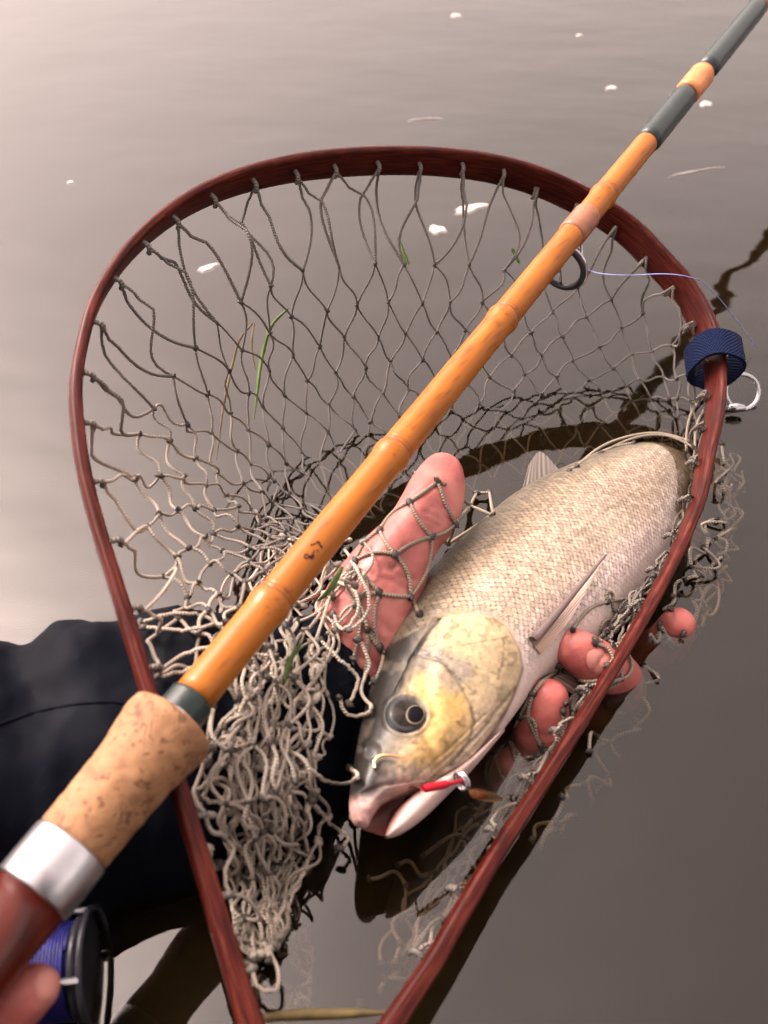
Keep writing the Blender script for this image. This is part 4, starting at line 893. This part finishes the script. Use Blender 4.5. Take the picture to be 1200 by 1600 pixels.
# ------------------------------------------------------------------ strap with ring, line, lure
def make_strap_thing():
    st = thing('webbing_strap', 'navy webbing strap looped round the net frame with a steel ring', 'strap')
    i = rim_at_px((1128, 548)); p = RIM[i]-RN*.0065; t = T_[i]; n = RIM_IN[i]; k = 40; rings = []; uv = []
    for w, e in ((-.0075, 0), (-.0075, .0014), (.0075, .0014), (.0075, 0)):
        ring = []
        for j in range(k):
            a = j/k*2*math.pi; c, s = math.cos(a), math.sin(a); x = math.copysign(abs(c)**.75, c)*(.0105+e); y = math.copysign(abs(s)**.75, s)*(.0118+e); ring.append(p+t*w+n*x+RN*y)
        rings.append(ring)
    rings.append(rings[0]); V, F = loft(np.array(rings), False); uvv = np.array([[j/k, r*.25] for r in range(5) for j in range(k)]); mesh('band', V, F, M['strap'], st, uv=uvv, smooth_=False)
    # hanging tail of the strap
    q = p-n*.0118; V = []; 
    for u in np.linspace(0, 1, 8):
        for w in (-.0055, .0055):
            for e in (0, .0014): V.append(q+t*w*(1-.3*u)-n*(e+.001*math.sin(u*3))+RN*(.004-.020*u)-t*.003*u)
    F = []
    for i2 in range(7):
        a = i2*4; b = a+4; F += [(a, b, b+2, a+2), (a+1, a+3, b+3, b+1), (a, a+1, b+1, b), (a+2, b+2, b+3, a+3)]
    F += [(0, 2, 3, 1), (28, 29, 31, 30)]; mesh('tail', np.array(V), F, M['strap'], st, uv=np.array(V)[:, :2]*40)
    rc = U(np.array([1160., 612]), .006); e1 = nz(np.array([1, .2, .0])); e2 = nz(np.array([-.1, .75, .7])); an = np.linspace(0, 2*math.pi, 49)
    T = Tubes(10); T.add(np.array([rc+.0088*(math.cos(a)*e1+math.sin(a)*e2) for a in an]), .0011, cap=False); T.build('ring', M['chrome'], st)
    b = U(np.array([1150., 637]), .004); V, F = capsule(np.array([[*(b-np.array([.002, 0, 0])), .002], [*b, .0024], [*(b+np.array([.003, 0, 0])), .0018]]), 10, 14); mesh('snap', V, F, M['chrome'], st)
make_strap_thing()
def line(name, label, P, r, m, cat='line'):
    t = Tubes(6); t.add(P, r); o = t.build(name, m); tag(o, label, cat); return o
gpx = [(905,410,.07),(925,424,.062),(985,430,.075),(1040,428,.078),(1085,435,.072),(1120,462,.05),(1150,500,.026),(1180,540,.004)]
line('fishing_line', 'thin blue fishing line running from the rod guide over the net frame', catmull(np.array([U(np.array([x, y], float), z) for x, y, z in gpx]), 60), .00022, M['mono'])
line('fishing_line', 'short white line end beside the metal collar of the rod', catmull(np.array([UD(np.array([x, y], float), .30) for x, y in ((-30,1290),(0,1302),(20,1312),(38,1325))]), 20), .0005, M['white_line'])
def make_lure():
    lu = thing('fishing_lure', 'red sleeved hook with small spoon blade caught in the fish lip', 'lure')
    def L3(pp, lift=.0015):
        out = []
        for x, y in pp: h, n = cast((x, y), [FISH_T], .004); out.append(h+nz(C0-h)*lift)
        return np.array(out)
    a = UP(np.array([655., 1234]), FA+FN*.0165, FN); b = UP(np.array([728., 1219]), FA+FN*.0165, FN)
    t = Tubes(12); t.add(np.array([a+(b-a)*u for u in np.linspace(.07, .62, 12)]), np.interp(np.linspace(0, 1, 12), [0, .1, .9, 1], [.0008, .0013, .0013, .0009]), cap=True); t.build('red_sleeve', M['red'], lu)
    t = Tubes(8); t.add(np.array([a+(b-a)*u for u in np.linspace(.5, 1.0, 8)]), .0006); t.build('hook_shank', M['red'], lu)
    t = Tubes(8); t.add(catmull(np.array([fish_plane((612, 1246))-FN*.001, fish_plane((632, 1240))+FN*.004, a+(b-a)*.1]), 14), .00045); t.build('hook_bend', M['gold'], lu)
    hk = L3([(586,1202),(585,1190),(592,1182),(605,1180),(620,1182),(632,1184)], .002); t = Tubes(8); t.add(catmull(hk, 24), np.linspace(.0006, .0004, 24)); t.build('hook_point', M['gold'], lu)
    for d in (0, .0012):
        t = Tubes(8); an = np.linspace(0, 2*math.pi, 25); c = b+nz(b-a)*(-.001-d); e2 = nz(np.cross(b-a, FN)); t.add(np.array([c+.0028*(math.cos(x)*FN*.8+math.sin(x)*e2)+nz(b-a)*.0006*math.sin(x) for x in an]), .0004, cap=False); t.build('split_ring', M['chrome'], lu)
    s0 = b+np.array([.001, -.003, -.002]); s1 = U(np.array([786., 1249]), .010); m = 16; V = []; sd = nz(np.cross(s1-s0, np.array([0, -.5, 1.]))); up = nz(np.cross(sd, s1-s0)); up = up if up[2] > 0 else -up
    for g in (0, 1):
        for i in range(m):
            u = i/(m-1); w = .0014*math.sqrt(max(0, math.sin(math.pi*u**.8)))+.0003
            for j in range(7): v = j/3-1; V.append(s0+(s1-s0)*u+sd*v*w+up*(.0012*(1-v*v)*math.sin(math.pi*u)-g*.0005))
    F = []
    for g in (0, 1):
        o = g*m*7
        for i in range(m-1):
            for j in range(6): f = (o+i*7+j, o+(i+1)*7+j, o+(i+1)*7+j+1, o+i*7+j+1); F.append(f if g == 0 else f[::-1])
    mesh('spoon_blade', np.array(V), F, M['gold'], lu)
make_lure()

# ------------------------------------------------------------------ weed and foam
def blade(name, label, P, w, m, cat, group=None):
    P = catmull(np.array([U(np.array([x, y], float), z) for x, y, z in P]), 30); T, N, B = frames(P); V = []
    for i in range(30):
        u = i/29; ww = w*(math.sin(math.pi*min(1, .12+u*.86))**.6); s = np.cross(T[i], nz(C0-P[i])); s = nz(s)
        for c in (-1, 0, 1): V.append(P[i]+s*c*ww+nz(C0-P[i])*(.0003*(1-abs(c))))
        for c in (1, -1): V.append(P[i]+s*c*ww*.9-nz(C0-P[i])*.0003)
    F = [(i*5+j, (i+1)*5+j, (i+1)*5+(j+1) % 5, i*5+(j+1) % 5) for i in range(29) for j in range(5)]+[(4, 3, 2, 1, 0), tuple(145+j for j in range(5))]
    return tag(mesh(name, np.array(V), F, m), label, cat, group)
blade('grass_blade', 'bright green grass blade caught upright in the net mesh', [(450,482,.050),(425,508,.045),(410,555,.036),(402,610,.028),(397,655,.020)], .0009, M['grass'], 'grass blade', 'weed in the net')
blade('grass_blade', 'long olive grass stem bent sharply in the net mesh', [(395,505,.05),(375,530,.044),(362,575,.036),(350,630,.028),(338,720,.016)], .0006, M['reed'], 'grass blade', 'weed in the net')
blade('grass_blade', 'short olive grass stub beside the bent stem', [(397,505,.05),(393,540,.045),(400,580,.038)], .0005, M['reed'], 'grass blade', 'weed in the net')
blade('grass_blade', 'dark green blade tangled in the net heap by the rod', [(535,885,.06),(525,905,.062),(512,925,.062),(495,940,.06)], .0010, M['grass'], 'grass blade', 'weed in the net')
blade('grass_blade', 'dark green blade across the knotted net below the rod', [(470,1005,.062),(450,1040,.062),(445,1070,.06)], .0008, M['grass'], 'grass blade', 'weed in the net')
blade('grass_blade', 'scrap of weed hanging on a rim loop below the far rim', [(622,372,.064),(630,395,.060),(640,415,.056)], .0011, M['grass'], 'grass blade', 'weed in the net')
blade('grass_blade', 'small green scrap on the knot left of the rod guide', [(800,388,.052),(806,400,.049),(812,412,.046)], .0010, M['grass'], 'grass blade', 'weed in the net')
blade('reed_stem', 'dry brown reed stem lying across the throat of the net', [(400,1592,.012),(460,1586,.014),(530,1584,.014),(605,1582,.014)], .0016, M['reed'], 'reed')
def foam(px, L, w, ang, label):
    c = U(np.array(px, float), .0); k = 22; m = 5; V = [c+np.array([0, 0, .0007])]; ca, sa = math.cos(ang), math.sin(ang); ph = rng.random()*6
    for i in range(1, m+1):
        u = i/m
        for j in range(k):
            a = j/k*2*math.pi; r = u*(1+.18*math.sin(3*a+ph)+.12*math.sin(5*a+2*ph)); x, y = L*r*math.cos(a), w*r*math.sin(a); V.append(c+np.array([x*ca-y*sa, x*sa+y*ca, .0007*math.sqrt(max(0, 1-u*u))-(.001 if i == m else 0)]))
    F = [(0, 1+j, 1+(j+1) % k) for j in range(k)]+[(1+i*k+j, 1+(i+1)*k+j, 1+(i+1)*k+(j+1) % k, 1+i*k+(j+1) % k) for i in range(m-1) for j in range(k)]
    tag(mesh('foam_fleck', np.array(V), F, M['foam']), label, 'foam', 'foam flecks on the water')
foam((1103,162), .0055, .004, .5, 'round white foam fleck floating beside the amber rod ring'); foam((955,137), .005, .003, .3, 'small faint foam fleck floating left of the green rod wrap')
foam((712,24), .005, .004, 0, 'small round foam fleck far out on open water'); foam((325,418), .007, .0028, .7, 'short slanting foam fleck seen through the left rim loops')
foam((735,325), .013, .0045, .5, 'long white foam streak just inside the far rim'); foam((683,358), .005, .006, 1.2, 'foam patch under the end of the long white streak')
foam((665,186), .014, .0005, .15, 'thin pale foam thread on the water beyond the far rim'); foam((1085,268), .022, .0005, .35, 'long thin pale thread on the water beside the rod'); foam((905,55), .003, .002, 0, 'tiny foam speck on the far water'); foam((110,285), .0025, .002, 0, 'tiny foam speck outside the left rim')
